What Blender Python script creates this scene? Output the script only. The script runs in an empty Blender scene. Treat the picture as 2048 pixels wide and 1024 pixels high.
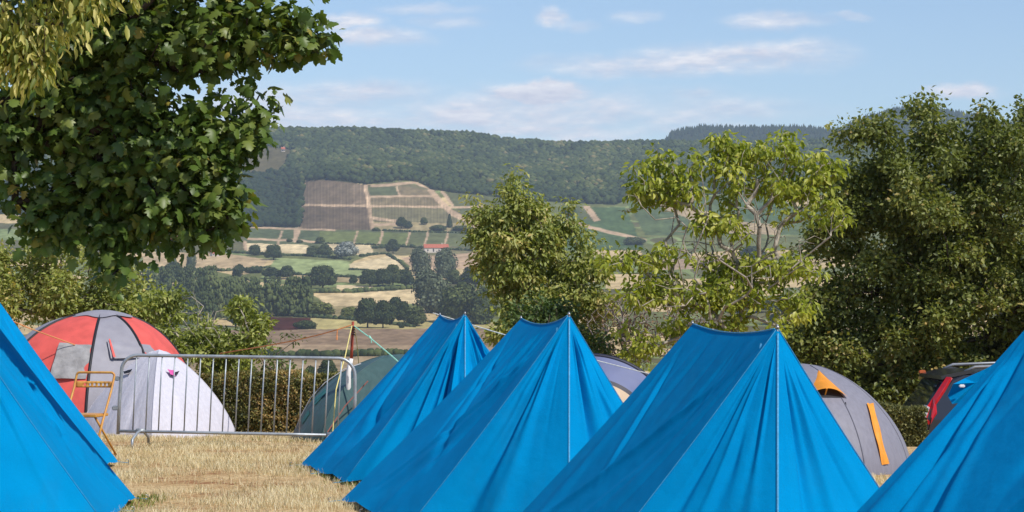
import bpy, bmesh, math, random
import numpy as np
from mathutils import Vector, Matrix, Euler
from mathutils.bvhtree import BVHTree

random.seed(7)
rng = np.random.default_rng(7)
PI = math.pi
sc = bpy.context.scene
COL = sc.collection

# ------------------------------------------------------------------ camera
F = 4600.0          # focal length in pixels of the 2048 px wide photograph
EYE = 1.6           # eye height (m)
HZ = 607.0          # row of the true horizon
cam_data = bpy.data.cameras.new('camera')
cam = bpy.data.objects.new('camera', cam_data)
COL.objects.link(cam)
cam.location = (0, 0, EYE)
cam.rotation_euler = (PI / 2, 0, 0)
cam_data.sensor_width = 36.0
cam_data.lens = 36.0 * F / 2048.0
cam_data.shift_y = (HZ - 512.0) / 2048.0
cam_data.clip_start = 0.1
cam_data.clip_end = 30000
sc.camera = cam

# ------------------------------------------------------------------ exposure, sun
sc.view_settings.view_transform = 'Standard'
sc.view_settings.look = 'None'
sc.view_settings.exposure = 0.0
sc.view_settings.gamma = 1.0
sc.view_settings.use_curve_mapping = False
sc.cycles.use_denoising = True
sc.cycles.max_bounces = 6
sc.cycles.transparent_max_bounces = 6
sc.cycles.volume_bounces = 1
sc.render.filter_size = 1.7 if hasattr(sc.render, 'filter_size') else 1.5

SUN_EL = math.radians(50)
SUN_AZ = math.radians(47)     # to the right of straight behind the camera
sdir = Vector((math.sin(SUN_AZ) * math.cos(SUN_EL), -math.cos(SUN_AZ) * math.cos(SUN_EL), math.sin(SUN_EL)))
sun_l = bpy.data.lights.new('sun', 'SUN')
sun_l.energy = 4.7
sun_l.angle = math.radians(0.5)
sun_l.color = (1.0, 0.95, 0.86)
sun = bpy.data.objects.new('sun', sun_l)
COL.objects.link(sun)
sun.rotation_euler = sdir.to_track_quat('Z', 'Y').to_euler()
sun.location = (20, -20, 40)

# ------------------------------------------------------------------ world: sky and clouds
w = bpy.data.worlds.new('World')
sc.world = w
w.use_nodes = True
nt = w.node_tree
nt.nodes.clear()
def N(tree, t, **kw):
    n = tree.nodes.new(t)
    for k, v in kw.items():
        setattr(n, k, v)
    return n
out = N(nt, 'ShaderNodeOutputWorld')
bg = N(nt, 'ShaderNodeBackground')
sky = N(nt, 'ShaderNodeTexSky', sky_type='NISHITA')
sky.sun_disc = False
sky.sun_elevation = SUN_EL
sky.sun_rotation = PI - SUN_AZ          # clockwise from +Y
sky.altitude = 300
sky.air_density = 1.0
sky.dust_density = 0.15
sky.ozone_density = 1.6
bg.inputs['Strength'].default_value = 0.125
tc = N(nt, 'ShaderNodeTexCoord')
sep = N(nt, 'ShaderNodeSeparateXYZ')
nt.links.new(tc.outputs['Generated'], sep.inputs[0])
def M(tree, op, a, b=None, c=None, clamp=False):
    n = tree.nodes.new('ShaderNodeMath'); n.operation = op; n.use_clamp = clamp
    for i, v in enumerate((a, b, c)):
        if v is None: continue
        if isinstance(v, (int, float)): n.inputs[i].default_value = v
        else: tree.links.new(v, n.inputs[i])
    return n.outputs[0]
ymax = M(nt, 'MAXIMUM', sep.outputs['Y'], 0.05)
uu = M(nt, 'DIVIDE', sep.outputs['X'], ymax)
vv = M(nt, 'DIVIDE', sep.outputs['Z'], ymax)
comb = N(nt, 'ShaderNodeCombineXYZ')
nt.links.new(uu, comb.inputs[0]); nt.links.new(vv, comb.inputs[1])
# wobble the direction a little so that cloud edges are ragged
nz = N(nt, 'ShaderNodeTexNoise'); nz.inputs['Scale'].default_value = 55; nz.inputs['Detail'].default_value = 5; nz.inputs['Roughness'].default_value = 0.6
nt.links.new(comb.outputs[0], nz.inputs['Vector'])
vs = N(nt, 'ShaderNodeVectorMath', operation='SUBTRACT'); nt.links.new(nz.outputs['Color'], vs.inputs[0]); vs.inputs[1].default_value = (0.5, 0.5, 0.5)
vm = N(nt, 'ShaderNodeVectorMath', operation='MULTIPLY'); nt.links.new(vs.outputs[0], vm.inputs[0]); vm.inputs[1].default_value = (0.022, 0.009, 0)
va = N(nt, 'ShaderNodeVectorMath', operation='ADD'); nt.links.new(comb.outputs[0], va.inputs[0]); nt.links.new(vm.outputs[0], va.inputs[1])
clouds = [(690, 42, 75, 20, .85), (745, 76, 130, 24, .55), (860, 22, 120, 14, .35), (905, 46, 90, 14, .4), (1103, 36, 36, 24, .8), (1150, 52, 55, 14, .4),
          (1270, 132, 250, 28, .55), (1470, 118, 250, 34, .75), (1590, 100, 130, 28, .55), (1080, 188, 125, 26, 1.3), (1100, 225, 520, 60, .65), (620, 215, 320, 60, .6), (1180, 205, 150, 24, .7),
          (1250, 222, 420, 42, .55), (700, 196, 230, 40, .6), (590, 225, 170, 40, .6), (790, 244, 130, 20, .7), (1560, 42, 120, 20, .6),
          (1930, 186, 85, 20, .9), (1275, 32, 60, 16, .35), (1700, 30, 40, 10, .3), (1150, 262, 330, 24, .65), (480, 240, 160, 40, .7), (1380, 190, 60, 16, .5)]
acc = None
for (cx, cy, rx, ry, st) in clouds:
    s1 = N(nt, 'ShaderNodeVectorMath', operation='SUBTRACT'); nt.links.new(va.outputs[0], s1.inputs[0]); s1.inputs[1].default_value = ((cx - 1024) / F, (HZ - cy) / F, 0)
    s2 = N(nt, 'ShaderNodeVectorMath', operation='MULTIPLY'); nt.links.new(s1.outputs[0], s2.inputs[0]); s2.inputs[1].default_value = (F / rx, F / ry, 0)
    s3 = N(nt, 'ShaderNodeVectorMath', operation='LENGTH'); nt.links.new(s2.outputs[0], s3.inputs[0])
    mr = N(nt, 'ShaderNodeMapRange', interpolation_type='SMOOTHSTEP'); nt.links.new(s3.outputs['Value'], mr.inputs['Value'])
    mr.inputs['From Min'].default_value = 1.25; mr.inputs['From Max'].default_value = 0.25; mr.inputs['To Min'].default_value = 0; mr.inputs['To Max'].default_value = st
    acc = mr.outputs[0] if acc is None else M(nt, 'MAXIMUM', acc, mr.outputs[0])
nz2 = N(nt, 'ShaderNodeTexNoise'); nz2.inputs['Scale'].default_value = 26; nz2.inputs['Detail'].default_value = 7; nz2.inputs['Roughness'].default_value = 0.62
mp = N(nt, 'ShaderNodeMapping'); mp.inputs['Scale'].default_value = (1, 3.2, 1); nt.links.new(comb.outputs[0], mp.inputs[0]); nt.links.new(mp.outputs[0], nz2.inputs['Vector'])
mr2 = N(nt, 'ShaderNodeMapRange'); nt.links.new(nz2.outputs[0], mr2.inputs['Value']); mr2.inputs['From Min'].default_value = .33; mr2.inputs['From Max'].default_value = .62; mr2.inputs['To Min'].default_value = 0.55; mr2.inputs['To Max'].default_value = 1.5
cl = M(nt, 'MULTIPLY', acc, mr2.outputs[0], clamp=True)
mr3 = N(nt, 'ShaderNodeMapRange'); nt.links.new(nz2.outputs[0], mr3.inputs['Value']); mr3.inputs['From Min'].default_value = .4; mr3.inputs['From Max'].default_value = .7
mr3.inputs['To Min'].default_value = .8; mr3.inputs['To Max'].default_value = 1.25
fac = M(nt, 'MULTIPLY', cl, mr3.outputs[0], clamp=True)
mix = N(nt, 'ShaderNodeMix', data_type='RGBA')
mpb = N(nt, 'ShaderNodeMapping'); mpb.inputs['Scale'].default_value = (1, 3.2, 1); mpb.inputs['Location'].default_value = (.001, .010, 0)
nt.links.new(comb.outputs[0], mpb.inputs[0])
nzb = N(nt, 'ShaderNodeTexNoise'); nzb.inputs['Scale'].default_value = 26; nzb.inputs['Detail'].default_value = 7; nzb.inputs['Roughness'].default_value = 0.62
nt.links.new(mpb.outputs[0], nzb.inputs['Vector'])
emb = M(nt, 'ADD', M(nt, 'MULTIPLY', M(nt, 'SUBTRACT', nz2.outputs[0], nzb.outputs[0]), 3.2), .42, clamp=True)
ctone = N(nt, 'ShaderNodeMix', data_type='RGBA'); ctone.inputs[6].default_value = (5.3, 5.55, 6.6, 1); ctone.inputs[7].default_value = (7.9, 7.9, 8.2, 1)
nt.links.new(emb, ctone.inputs[0]); nt.links.new(ctone.outputs[2], mix.inputs[7])
skm = N(nt, 'ShaderNodeMix', data_type='RGBA'); skm.blend_type = 'MULTIPLY'; skm.inputs[0].default_value = 1; skm.inputs[7].default_value = (.91, .97, 1.08, 1)
nt.links.new(sky.outputs[0], skm.inputs[6])
nt.links.new(fac, mix.inputs[0]); nt.links.new(skm.outputs[2], mix.inputs[6])
nt.links.new(mix.outputs[2], bg.inputs['Color'])
nt.links.new(bg.outputs[0], out.inputs[0])

# ------------------------------------------------------------------ helpers
def P(px, py, D):
    return Vector(((px - 1024) / F * D, D, EYE + (HZ - py) / F * D))
def sm(a, b, x):
    t = np.clip((x - a) / (b - a), 0, 1)
    return t * t * (3 - 2 * t)
def near_z(x, y):
    x = np.asarray(x, float); y = np.asarray(y, float)
    t = np.maximum(0, y - 26)
    z = -0.006 * t * t - 0.01 * t
    z = z - 0.42 * sm(2.6, 4.4, x) * sm(25.5, 29.5, y) - .15 * sm(4, 6, x) * sm(30, 34, y)
    return z
def gz(x, y):
    return float(near_z(x, y))

def nodemat(name):
    m = bpy.data.materials.new(name); m.use_nodes = True
    t = m.node_tree; t.nodes.clear()
    o = N(t, 'ShaderNodeOutputMaterial')
    return m, t, o
def mat(name, col, rough=.7, var=.12, scale=8.0, bump=0.0, bscale=60.0, metal=0.0, transl=0.0, spec=.3, detail=4, aniso=None, col2=None):
    m, t, o = nodemat(name)
    b = N(t, 'ShaderNodeBsdfPrincipled')
    b.inputs['Roughness'].default_value = rough
    b.inputs['Metallic'].default_value = metal
    b.inputs['Specular IOR Level'].default_value = spec
    tcd = N(t, 'ShaderNodeTexCoord')
    n1 = N(t, 'ShaderNodeTexNoise'); n1.inputs['Scale'].default_value = scale; n1.inputs['Detail'].default_value = detail
    vec = tcd.outputs['Object']
    if aniso:
        mpn = N(t, 'ShaderNodeMapping'); mpn.inputs['Scale'].default_value = aniso
        t.links.new(vec, mpn.inputs[0]); vec = mpn.outputs[0]
    t.links.new(vec, n1.inputs['Vector'])
    mx = N(t, 'ShaderNodeMix', data_type='RGBA')
    c2 = col2 if col2 else tuple(min(1, c * (1 + var)) for c in col)
    c1 = col if col2 else tuple(c * (1 - var) for c in col)
    mx.inputs[6].default_value = (*c1, 1); mx.inputs[7].default_value = (*c2, 1)
    mrr = N(t, 'ShaderNodeMapRange'); mrr.inputs['From Min'].default_value = .3; mrr.inputs['From Max'].default_value = .7
    t.links.new(n1.outputs[0], mrr.inputs['Value']); t.links.new(mrr.outputs[0], mx.inputs[0])
    t.links.new(mx.outputs[2], b.inputs['Base Color'])
    if bump:
        n2 = N(t, 'ShaderNodeTexNoise'); n2.inputs['Scale'].default_value = bscale; n2.inputs['Detail'].default_value = 3
        t.links.new(vec, n2.inputs['Vector'])
        bp = N(t, 'ShaderNodeBump'); bp.inputs['Strength'].default_value = bump; bp.inputs['Distance'].default_value = .02
        t.links.new(n2.outputs[0], bp.inputs['Height']); t.links.new(bp.outputs[0], b.inputs['Normal'])
    sh = b.outputs[0]
    if transl:
        tr = N(t, 'ShaderNodeBsdfTranslucent'); t.links.new(mx.outputs[2], tr.inputs[0])
        ms = N(t, 'ShaderNodeMixShader'); ms.inputs[0].default_value = transl
        t.links.new(sh, ms.inputs[1]); t.links.new(tr.outputs[0], ms.inputs[2]); sh = ms.outputs[0]
    t.links.new(sh, o.inputs[0])
    return m
def leafmat(name, cols, transl=.3, rough=.45, spec=.35, gain=1.0):
    """leaf colour from the per-leaf attribute 'tint' through a ramp of natural leaf colours"""
    m, t, o = nodemat(name)
    b = N(t, 'ShaderNodeBsdfPrincipled'); b.inputs['Roughness'].default_value = rough; b.inputs['Specular IOR Level'].default_value = spec
    at = N(t, 'ShaderNodeAttribute', attribute_name='tint')
    r = N(t, 'ShaderNodeValToRGB')
    while len(r.color_ramp.elements) < len(cols): r.color_ramp.elements.new(.5)
    for i, (p, c) in enumerate(cols):
        e = r.color_ramp.elements[i]; e.position = p; e.color = (c[0] * gain, c[1] * gain, c[2] * gain, 1)
    t.links.new(at.outputs['Fac'], r.inputs[0]); t.links.new(r.outputs[0], b.inputs['Base Color'])
    sh = b.outputs[0]
    if transl:
        tr = N(t, 'ShaderNodeBsdfTranslucent')
        hs = N(t, 'ShaderNodeMix', data_type='RGBA'); hs.blend_type = 'MULTIPLY'; hs.inputs[0].default_value = 1; hs.inputs[7].default_value = (1.5, 1.6, .6, 1)
        t.links.new(r.outputs[0], hs.inputs[6]); t.links.new(hs.outputs[2], tr.inputs[0])
        ms = N(t, 'ShaderNodeMixShader'); ms.inputs[0].default_value = transl
        t.links.new(sh, ms.inputs[1]); t.links.new(tr.outputs[0], ms.inputs[2]); sh = ms.outputs[0]
    t.links.new(sh, o.inputs[0])
    return m

def mk(name, V, Fc, m, parent=None, smooth=False, tint=None, colr=None):
    """V (n,3) array or list, Fc (k,3|4) int array or list of tuples"""
    me = bpy.data.meshes.new(name)
    V = np.asarray(V, dtype=np.float32)
    if isinstance(Fc, np.ndarray):
        k = Fc.shape[1]
        me.vertices.add(len(V)); me.vertices.foreach_set('co', V.ravel())
        me.loops.add(Fc.size); me.loops.foreach_set('vertex_index', Fc.astype(np.int32).ravel())
        me.polygons.add(len(Fc)); me.polygons.foreach_set('loop_start', np.arange(0, Fc.size, k, dtype=np.int32))
        me.polygons.foreach_set('loop_total', np.full(len(Fc), k, dtype=np.int32))
        me.update(calc_edges=True)
    else:
        me.from_pydata([tuple(map(float, v)) for v in V], [], [tuple(f) for f in Fc]); me.update()
    if smooth:
        me.polygons.foreach_set('use_smooth', np.ones(len(me.polygons), dtype=bool))
    if tint is not None:
        a = me.attributes.new('tint', 'FLOAT', 'POINT'); a.data.foreach_set('value', np.asarray(tint, dtype=np.float32))
    if colr is not None:
        a = me.color_attributes.new('soil', 'FLOAT_COLOR', 'POINT'); a.data.foreach_set('color', np.asarray(colr, dtype=np.float32).ravel())
    if m: me.materials.append(m)
    o = bpy.data.objects.new(name, me); COL.objects.link(o)
    if parent is not None: setp(o, parent)
    return o
def setp(o, p):
    o.parent = p
    q = p; T = Matrix.Identity(4)
    chain = []
    while q is not None:
        chain.append(q); q = q.parent
    for q in reversed(chain):
        T = T @ q.matrix_parent_inverse @ q.matrix_basis
    o.matrix_parent_inverse = T.inverted()
def empty(name, loc, label, cat, group=None):
    o = bpy.data.objects.new(name, None); COL.objects.link(o); o.location = loc; o.empty_display_size = .2
    tag(o, label, cat, group); return o
def tag(o, label, cat, group=None):
    o['label'] = label; o['category'] = cat
    if group: o['group'] = group
    return o

class MB:
    def __init__(s): s.v = []; s.f = []
    def add(s, V, Fc):
        n = len(s.v); s.v += [tuple(v) for v in V]; s.f += [tuple(i + n for i in f) for f in Fc]
    def tube(s, pts, r, sides=8, caps=True):
        pts = [Vector(p) for p in pts]; n = len(pts); V = []; Fc = []
        rs = r if isinstance(r, (list, tuple)) else [r] * n
        up = Vector((0, 0, 1))
        a = None
        for i, p in enumerate(pts):
            t = (pts[min(i + 1, n - 1)] - pts[max(i - 1, 0)]).normalized()
            if a is None: a = t.cross(up if abs(t.z) < .9 else Vector((1, 0, 0))).normalized()
            else: a = (a - t * a.dot(t)).normalized()
            b = t.cross(a)
            for k in range(sides):
                an = 2 * PI * k / sides
                V.append(p + (a * math.cos(an) + b * math.sin(an)) * rs[i])
        for i in range(n - 1):
            for k in range(sides):
                Fc.append((i * sides + k, i * sides + (k + 1) % sides, (i + 1) * sides + (k + 1) % sides, (i + 1) * sides + k))
        if caps:
            Fc.append(tuple(range(sides))[::-1]); Fc.append(tuple((n - 1) * sides + k for k in range(sides)))
        s.add(V, Fc); return s
    def box(s, c, sx, sy, sz, rot=None, bev=0.0):
        bm = bmesh.new(); bmesh.ops.create_cube(bm, size=1)
        for v in bm.verts: v.co = Vector((v.co.x * sx, v.co.y * sy, v.co.z * sz))
        if bev: bmesh.ops.bevel(bm, geom=bm.edges[:], offset=bev, segments=2, affect='EDGES')
        R = rot.to_matrix() if rot else Matrix.Identity(3)
        s.add([R @ v.co + Vector(c) for v in bm.verts], [[v.index for v in f.verts] for f in bm.faces]); bm.free(); return s
    def build(s, name, m, parent=None, smooth=False):
        return mk(name, s.v, s.f, m, parent, smooth)

def grid_faces(nu, nv, wrap=False, off=0):
    i, j = np.meshgrid(np.arange(nv - 1), np.arange(nu if wrap else nu - 1), indexing='ij')
    j2 = (j + 1) % nu
    return (np.stack([i * nu + j, i * nu + j2, (i + 1) * nu + j2, (i + 1) * nu + j], -1).reshape(-1, 4) + off)

# smooth value noise for numpy
def vnoise(x, y, seed=0):
    xi = np.floor(x).astype(np.int64); yi = np.floor(y).astype(np.int64)
    fx = x - xi; fy = y - yi
    fx = fx * fx * (3 - 2 * fx); fy = fy * fy * (3 - 2 * fy)
    def h(a, b):
        n = (a * 374761393 + b * 668265263 + seed * 1442695) & 0xffffffff
        n = ((n ^ (n >> 13)) * 1274126177) & 0xffffffff
        return ((n ^ (n >> 16)) & 0xffff) / 65535.0
    return (h(xi, yi) * (1 - fx) + h(xi + 1, yi) * fx) * (1 - fy) + (h(xi, yi + 1) * (1 - fx) + h(xi + 1, yi + 1) * fx) * fy
def fbm(x, y, seed=0, o=4):
    s = 0; a = .5
    for k in range(o):
        s = s + a * vnoise(x * 2 ** k, y * 2 ** k, seed + k); a *= .5
    return s

def leaf_arrays(C, axis, nrm, L, W, shape='simple'):
    """C base points, axis leaf direction, nrm leaf normal, L length, W width"""
    axis = axis / np.linalg.norm(axis, axis=1, keepdims=True)
    side = np.cross(axis, nrm); side /= (np.linalg.norm(side, axis=1, keepdims=True) + 1e-9)
    up = np.cross(side, axis)
    if shape == 'simple':
        T = np.array([[0, 0, 0], [.45, .5, .10], [1, 0, -.12], [.45, -.5, .10]]); Q = np.array([[0, 1, 2], [0, 2, 3]])
    elif shape == 'long':
        T = np.array([[0, 0, 0], [.3, .42, .08], [.68, .36, .02], [1, 0, -.22], [.68, -.36, .02], [.3, -.42, .08], [.5, 0, -.03]])
        Q = np.array([[0, 1, 6], [1, 2, 6], [2, 3, 6], [3, 4, 6], [4, 5, 6], [5, 0, 6]])
    else:   # maple
        pts = [(0, 0), (-.08, .28), (.12, .58), (.24, .34), (.52, .62), (.56, .30), (.72, .34), (1.0, 0), (.72, -.34), (.56, -.30), (.52, -.62), (.24, -.34), (.12, -.58), (-.08, -.28)]
        T = np.array([[x, y, -.26 * abs(y) - .22 * x * x] for x, y in pts] + [[.32, 0, .03]])
        nn = len(pts); Q = np.array([[i, (i + 1) % nn, nn] for i in range(nn)])
    n = len(C)
    V = C[:, None] + axis[:, None] * (T[None, :, 0:1] * L[:, None, None]) + side[:, None] * (T[None, :, 1:2] * W[:, None, None]) + up[:, None] * (T[None, :, 2:3] * L[:, None, None])
    Fc = (Q[None] + (np.arange(n) * len(T))[:, None, None]).reshape(-1, 3)
    return V.reshape(-1, 3), Fc, len(T)
def unit(n):
    v = rng.normal(0, 1, (n, 3)); return v / np.linalg.norm(v, axis=1, keepdims=True)
# ------------------------------------------------------------------ ground of the camp
def ground_mat():
    m, t, o = nodemat('dry_turf')
    b = N(t, 'ShaderNodeBsdfPrincipled'); b.inputs['Roughness'].default_value = .95; b.inputs['Specular IOR Level'].default_value = .1
    tcd = N(t, 'ShaderNodeTexCoord')
    def noise(s, d, sc3):
        mpn = N(t, 'ShaderNodeMapping'); mpn.inputs['Scale'].default_value = sc3; t.links.new(tcd.outputs['Object'], mpn.inputs[0])
        n = N(t, 'ShaderNodeTexNoise'); n.inputs['Scale'].default_value = s; n.inputs['Detail'].default_value = d; n.inputs['Roughness'].default_value = .65
        t.links.new(mpn.outputs[0], n.inputs['Vector']); return n.outputs[0]
    a = noise(1.1, 5, (.7, 1.4, 1)); c = noise(24, 4, (1, 1, 1)); d = noise(6, 3, (1, 1, 1))
    r = N(t, 'ShaderNodeValToRGB'); e = r.color_ramp.elements
    e[0].position = .40; e[0].color = (.34, .17, .085, 1); e[1].position = .60; e[1].color = (.66, .50, .29, 1)
    x = e.new(.46); x.color = (.50, .33, .17, 1)
    mm = M(t, 'ADD', M(t, 'MULTIPLY', a, .62), M(t, 'MULTIPLY', d, .38))
    t.links.new(mm, r.inputs[0])
    mx = N(t, 'ShaderNodeMix', data_type='RGBA'); mx.blend_type = 'MULTIPLY'; mx.inputs[0].default_value = 1
    r2 = N(t, 'ShaderNodeValToRGB'); r2.color_ramp.elements[0].position = .3; r2.color_ramp.elements[0].color = (.5, .46, .4, 1); r2.color_ramp.elements[1].position = .65; r2.color_ramp.elements[1].color = (1.15, 1.12, 1.05, 1)
    t.links.new(c, r2.inputs[0]); t.links.new(r.outputs[0], mx.inputs[6]); t.links.new(r2.outputs[0], mx.inputs[7])
    t.links.new(mx.outputs[2], b.inputs['Base Color'])
    bp = N(t, 'ShaderNodeBump'); bp.inputs['Strength'].default_value = .8; bp.inputs['Distance'].default_value = .03
    t.links.new(c, bp.inputs['Height']); t.links.new(bp.outputs[0], b.inputs['Normal'])
    t.links.new(b.outputs[0], o.inputs[0]); return m
gx = np.linspace(-70, 70, 281); gy = np.concatenate([np.linspace(-25, 10, 30), np.linspace(10.5, 45, 140), np.linspace(46, 100, 50)])
X, Y = np.meshgrid(gx, gy)
Z = near_z(X, Y) + .03 * (fbm(X * .8, Y * .8, 3) - .5)
Z = np.where(Y > 80, Z, Z)
g = mk('ground', np.stack([X, Y, Z], -1).reshape(-1, 3), grid_faces(len(gx), len(gy)), ground_mat(), smooth=True)
g['kind'] = 'structure'

# grass blades where the turf shows
def grass(name, n, xr, yr, hr, m, dens=None, wd=.0024):
    x = rng.uniform(*xr, n); y = rng.uniform(*yr, n)
    d = fbm(x * 1.1, y * 1.5, 11) * .65 + fbm(x * 6, y * 5, 12) * .35
    keep = rng.uniform(0, 1, n) < np.clip((d - .40) * 6, .07, 1)
    x = x[keep]; y = y[keep]; d = d[keep]; n = len(x)
    z = near_z(x, y) + .03 * (fbm(x * .8, y * .8, 3) - .5) - .005
    h = rng.uniform(*hr, n) * (.35 + 1.1 * d); a = rng.uniform(0, 2 * PI, n); le = rng.uniform(.1, .9, n) * h; la = rng.uniform(0, 2 * PI, n)
    wv = np.stack([np.cos(a), np.sin(a), 0 * a], -1) * wd * (y / 20)[:, None]
    b = np.stack([x, y, z], -1); mid = b + np.stack([np.cos(la) * le * .35, np.sin(la) * le * .35, h * .6], -1)
    top = b + np.stack([np.cos(la) * le, np.sin(la) * le, h], -1)
    V = np.stack([b - wv, b + wv, mid + wv * .8, mid - wv * .8, top], 1).reshape(-1, 3)
    k = np.arange(n)[:, None] * 5
    Fc = np.concatenate([k + [0, 1, 2], k + [0, 2, 3], k + [3, 2, 4]], 0)
    t = np.clip(.5 + .5 * (rng.normal(0, .35, n)) + (d - .45), 0, 1)
    o = mk(name, V, Fc, m, tint=np.repeat(t, 5)); o['kind'] = 'stuff'
    return o
straw = leafmat('straw', [(0, (.28, .19, .10)), (.35, (.52, .41, .25)), (.75, (.74, .63, .42)), (1, (.85, .78, .60))], transl=.2, rough=.8, spec=.1)
gr = grass('dry_grass', 300000, (-6.2, 3.5), (16.5, 31), (.02, .085), straw)
tag(gr, 'dry straw coloured grass covering the camp ground', 'grass')
# a few dropped leaves and bare clods on the turf
greenstraw = leafmat('green_straw', [(0, (.06, .09, .02)), (.6, (.14, .17, .04)), (1, (.3, .27, .1))], transl=.3, rough=.8, spec=.1, gain=1.8)

n_ = 1600
tx = np.concatenate([rng.normal(-1.75, .22, n_ // 2), rng.normal(-2.95, .08, n_ // 4), rng.uniform(-4, 0, n_ // 4)]); ty = np.concatenate([rng.uniform(18.5, 22.8, n_ // 2), rng.uniform(17, 19, n_ // 4), rng.uniform(26, 29.5, n_ // 4)])
tx[: n_ // 2] = -1.38 - (ty[: n_ // 2] - 20.3) * .27 + rng.normal(0, .10, n_ // 2)
tz = near_z(tx, ty); th_ = rng.uniform(.02, .06, n_)
V_, F_, k_ = leaf_arrays(np.stack([tx, ty, tz], -1), unit(n_) * .5 + np.array([0, 0, 1.]), unit(n_), th_, th_ * .12)
tf = mk('green_tufts', V_, F_, greenstraw, tint=np.repeat(rng.uniform(0, 1, n_), k_)); tf['kind'] = 'stuff'; tag(tf, 'sparse green weeds growing along the tent hems', 'weeds')

# ------------------------------------------------------------------ valley and hills
tabD = np.array([55, 75, 100, 200, 500, 900, 1100, 1400, 1700, 2000, 2400, 2700, 2800, 3100, 3600, 4000, 4300, 4700, 5200.])
tabZ = np.array([-9, -18, -21, -21.5, -22, -24, -20.6, -13, 4, 26, 57, 88, 104, 168, 242, 312, 318, 240, 150.])
rpx = np.array([-600, 0, 200, 480, 600, 720, 850, 950, 1030, 1130, 1300, 1450, 1640, 1800, 2048, 2600])
rpy = np.array([300, 275, 262, 262, 263, 262, 267, 272, 284, 290, 288, 291, 286, 288, 292, 300.])
def terr_z(px, D):
    z = np.interp(D, tabD, tabZ)
    ry = np.interp(px, rpx, rpy)
    k = (HZ - ry) / 357.0
    bl = sm(2500, 3900, D)
    z = z * (1 - bl) + (z * k) * bl
    x = (px - 1024) / F * D
    z = z + sm(900, 2200, D) * (fbm(x / 420. + 7, D / 420., 5) - .47) * 20 * (.4 + .6 * sm(2500, 2900, D)) * (1 - .7 * sm(3700, 4000, D))
    # spur that carries the vineyard, hollow of the shaded wood left of it
    z = z + 16 * np.exp(-((px - 760) / 170.) ** 2) * np.exp(-((D - 3050) / 330.) ** 2)
    z = z - 26 * np.exp(-((px - 545) / 55.) ** 2) * np.exp(-((D - 3080) / 300.) ** 2)
    return z
def proj_y(D, z): return HZ - (z - EYE) / D * F
_Ds = np.concatenate([np.linspace(55, 600, 60), np.linspace(610, 4700, 1300)])
def find_D(px, py, dmin=150):
    z = terr_z(np.full_like(_Ds, px), _Ds); y = proj_y(_Ds, z)
    ok = (_Ds > dmin) & (y <= py)
    i = np.argmax(ok)
    return float(_Ds[i]) if ok.any() else 3000.0

# colours of crops and soils (base colours)
TAN = (.50, .37, .19); PALE = (.60, .47, .27); OLIVE = (.14, .15, .055); MEADOW = (.20, .24, .09); VINE = (.10, .112, .052); VINEB = (.165, .118, .075)
BROWN = (.20, .135, .085); MAROON = (.065, .022, .018); WOOD = (.035, .045, .018); SCRUB = (.12, .11, .05); TRACK = (.46, .32, .20)
pxs = np.arange(-420, 2480, 2.6)
Ds = np.concatenate([np.linspace(55, 140, 18), np.linspace(150, 850, 50), np.linspace(856, 2680, 420), np.linspace(2684, 4080, 300), np.linspace(4100, 5200, 24)])
PXg, Dg = np.meshgrid(pxs, Ds)
Zg = terr_z(PXg, Dg)
Yg = proj_y(Dg, Zg)
cols = np.zeros(PXg.shape + (3,)); cols[:] = OLIVE
jx = PXg + (fbm(PXg / 14., Yg / 8., 21) - .5) * 5; jy = Yg + (fbm(PXg / 20., Yg / 8., 22) - .5) * 3
def inside(poly):
    r = np.zeros(PXg.shape, bool); n = len(poly)
    for i in range(n):
        x1, y1 = poly[i]; x2, y2 = poly[(i + 1) % n]
        if y1 == y2: continue
        c = ((y1 > jy) != (y2 > jy)) & (jx < (x2 - x1) * (jy - y1) / (y2 - y1) + x1)
        r ^= c
    return r
def field(poly, c): cols[inside(poly)] = c
def track(pts, wd, c=TRACK):
    for (x1, y1), (x2, y2) in zip(pts[:-1], pts[1:]):
        dx, dy = x2 - x1, y2 - y1; L = dx * dx + dy * dy
        t = np.clip(((jx - x1) * dx + (jy - y1) * dy) / L, 0, 1)
        d = np.hypot(jx - (x1 + t * dx), (jy - (y1 + t * dy)))
        k = (1 - sm(wd * .45, wd * .45 + 1.6, d))[..., None]
        cols[:] = cols * (1 - k) + np.array(c) * k
wood_edge_x = np.array([-500, 0, 300, 470, 490, 600, 606, 650, 700, 732, 760, 800, 835, 860, 900, 950, 1010, 1100, 1230, 1260, 1340, 1500, 1640, 1800, 2048, 2500])
wood_edge_y = np.array([430, 430, 440, 448, 455, 455, 362, 361, 366, 370, 367, 362, 364, 378, 386, 390, 398, 405, 411, 398, 395, 385, 380, 385, 400, 400.])
# patchwork for everything not described more closely
pat = vnoise(PXg / 95. + 3, Yg / 15. + 1, 31)
cols[(pat < .36) & ((PXg < 1000) | (Yg > 500))] = TAN; cols[(pat > .62)] = MEADOW; cols[(pat > .74)] = SCRUB
field([(-500, 425), (500, 440), (500, 505), (-500, 505)], SCRUB)
field([(-500, 428), (60, 428), (40, 446), (-500, 450)], TAN)
field([(-500, 455), (120, 458), (120, 480), (-500, 480)], MEADOW)
field([(490, 455), (1000, 455), (1000, 500), (490, 490)], VINE)
field([(598, 362), (660, 360), (732, 370), (742, 460), (597, 458)], VINEB)
field([(734, 371), (800, 362), (862, 378), (905, 432), (940, 455), (740, 460)], (.155, .135, .07))
field([(737, 374), (793, 373), (799, 391), (738, 392)], VINE)
field([(799, 373), (858, 380), (885, 412), (740, 411), (740, 396), (800, 393)], (.19, .145, .08))
field([(880, 384), (1000, 392), (1010, 455), (940, 447)], (.10, .105, .045))
field([(740, 443), (960, 448), (960, 462), (745, 460)], (.30, .235, .12))
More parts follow.
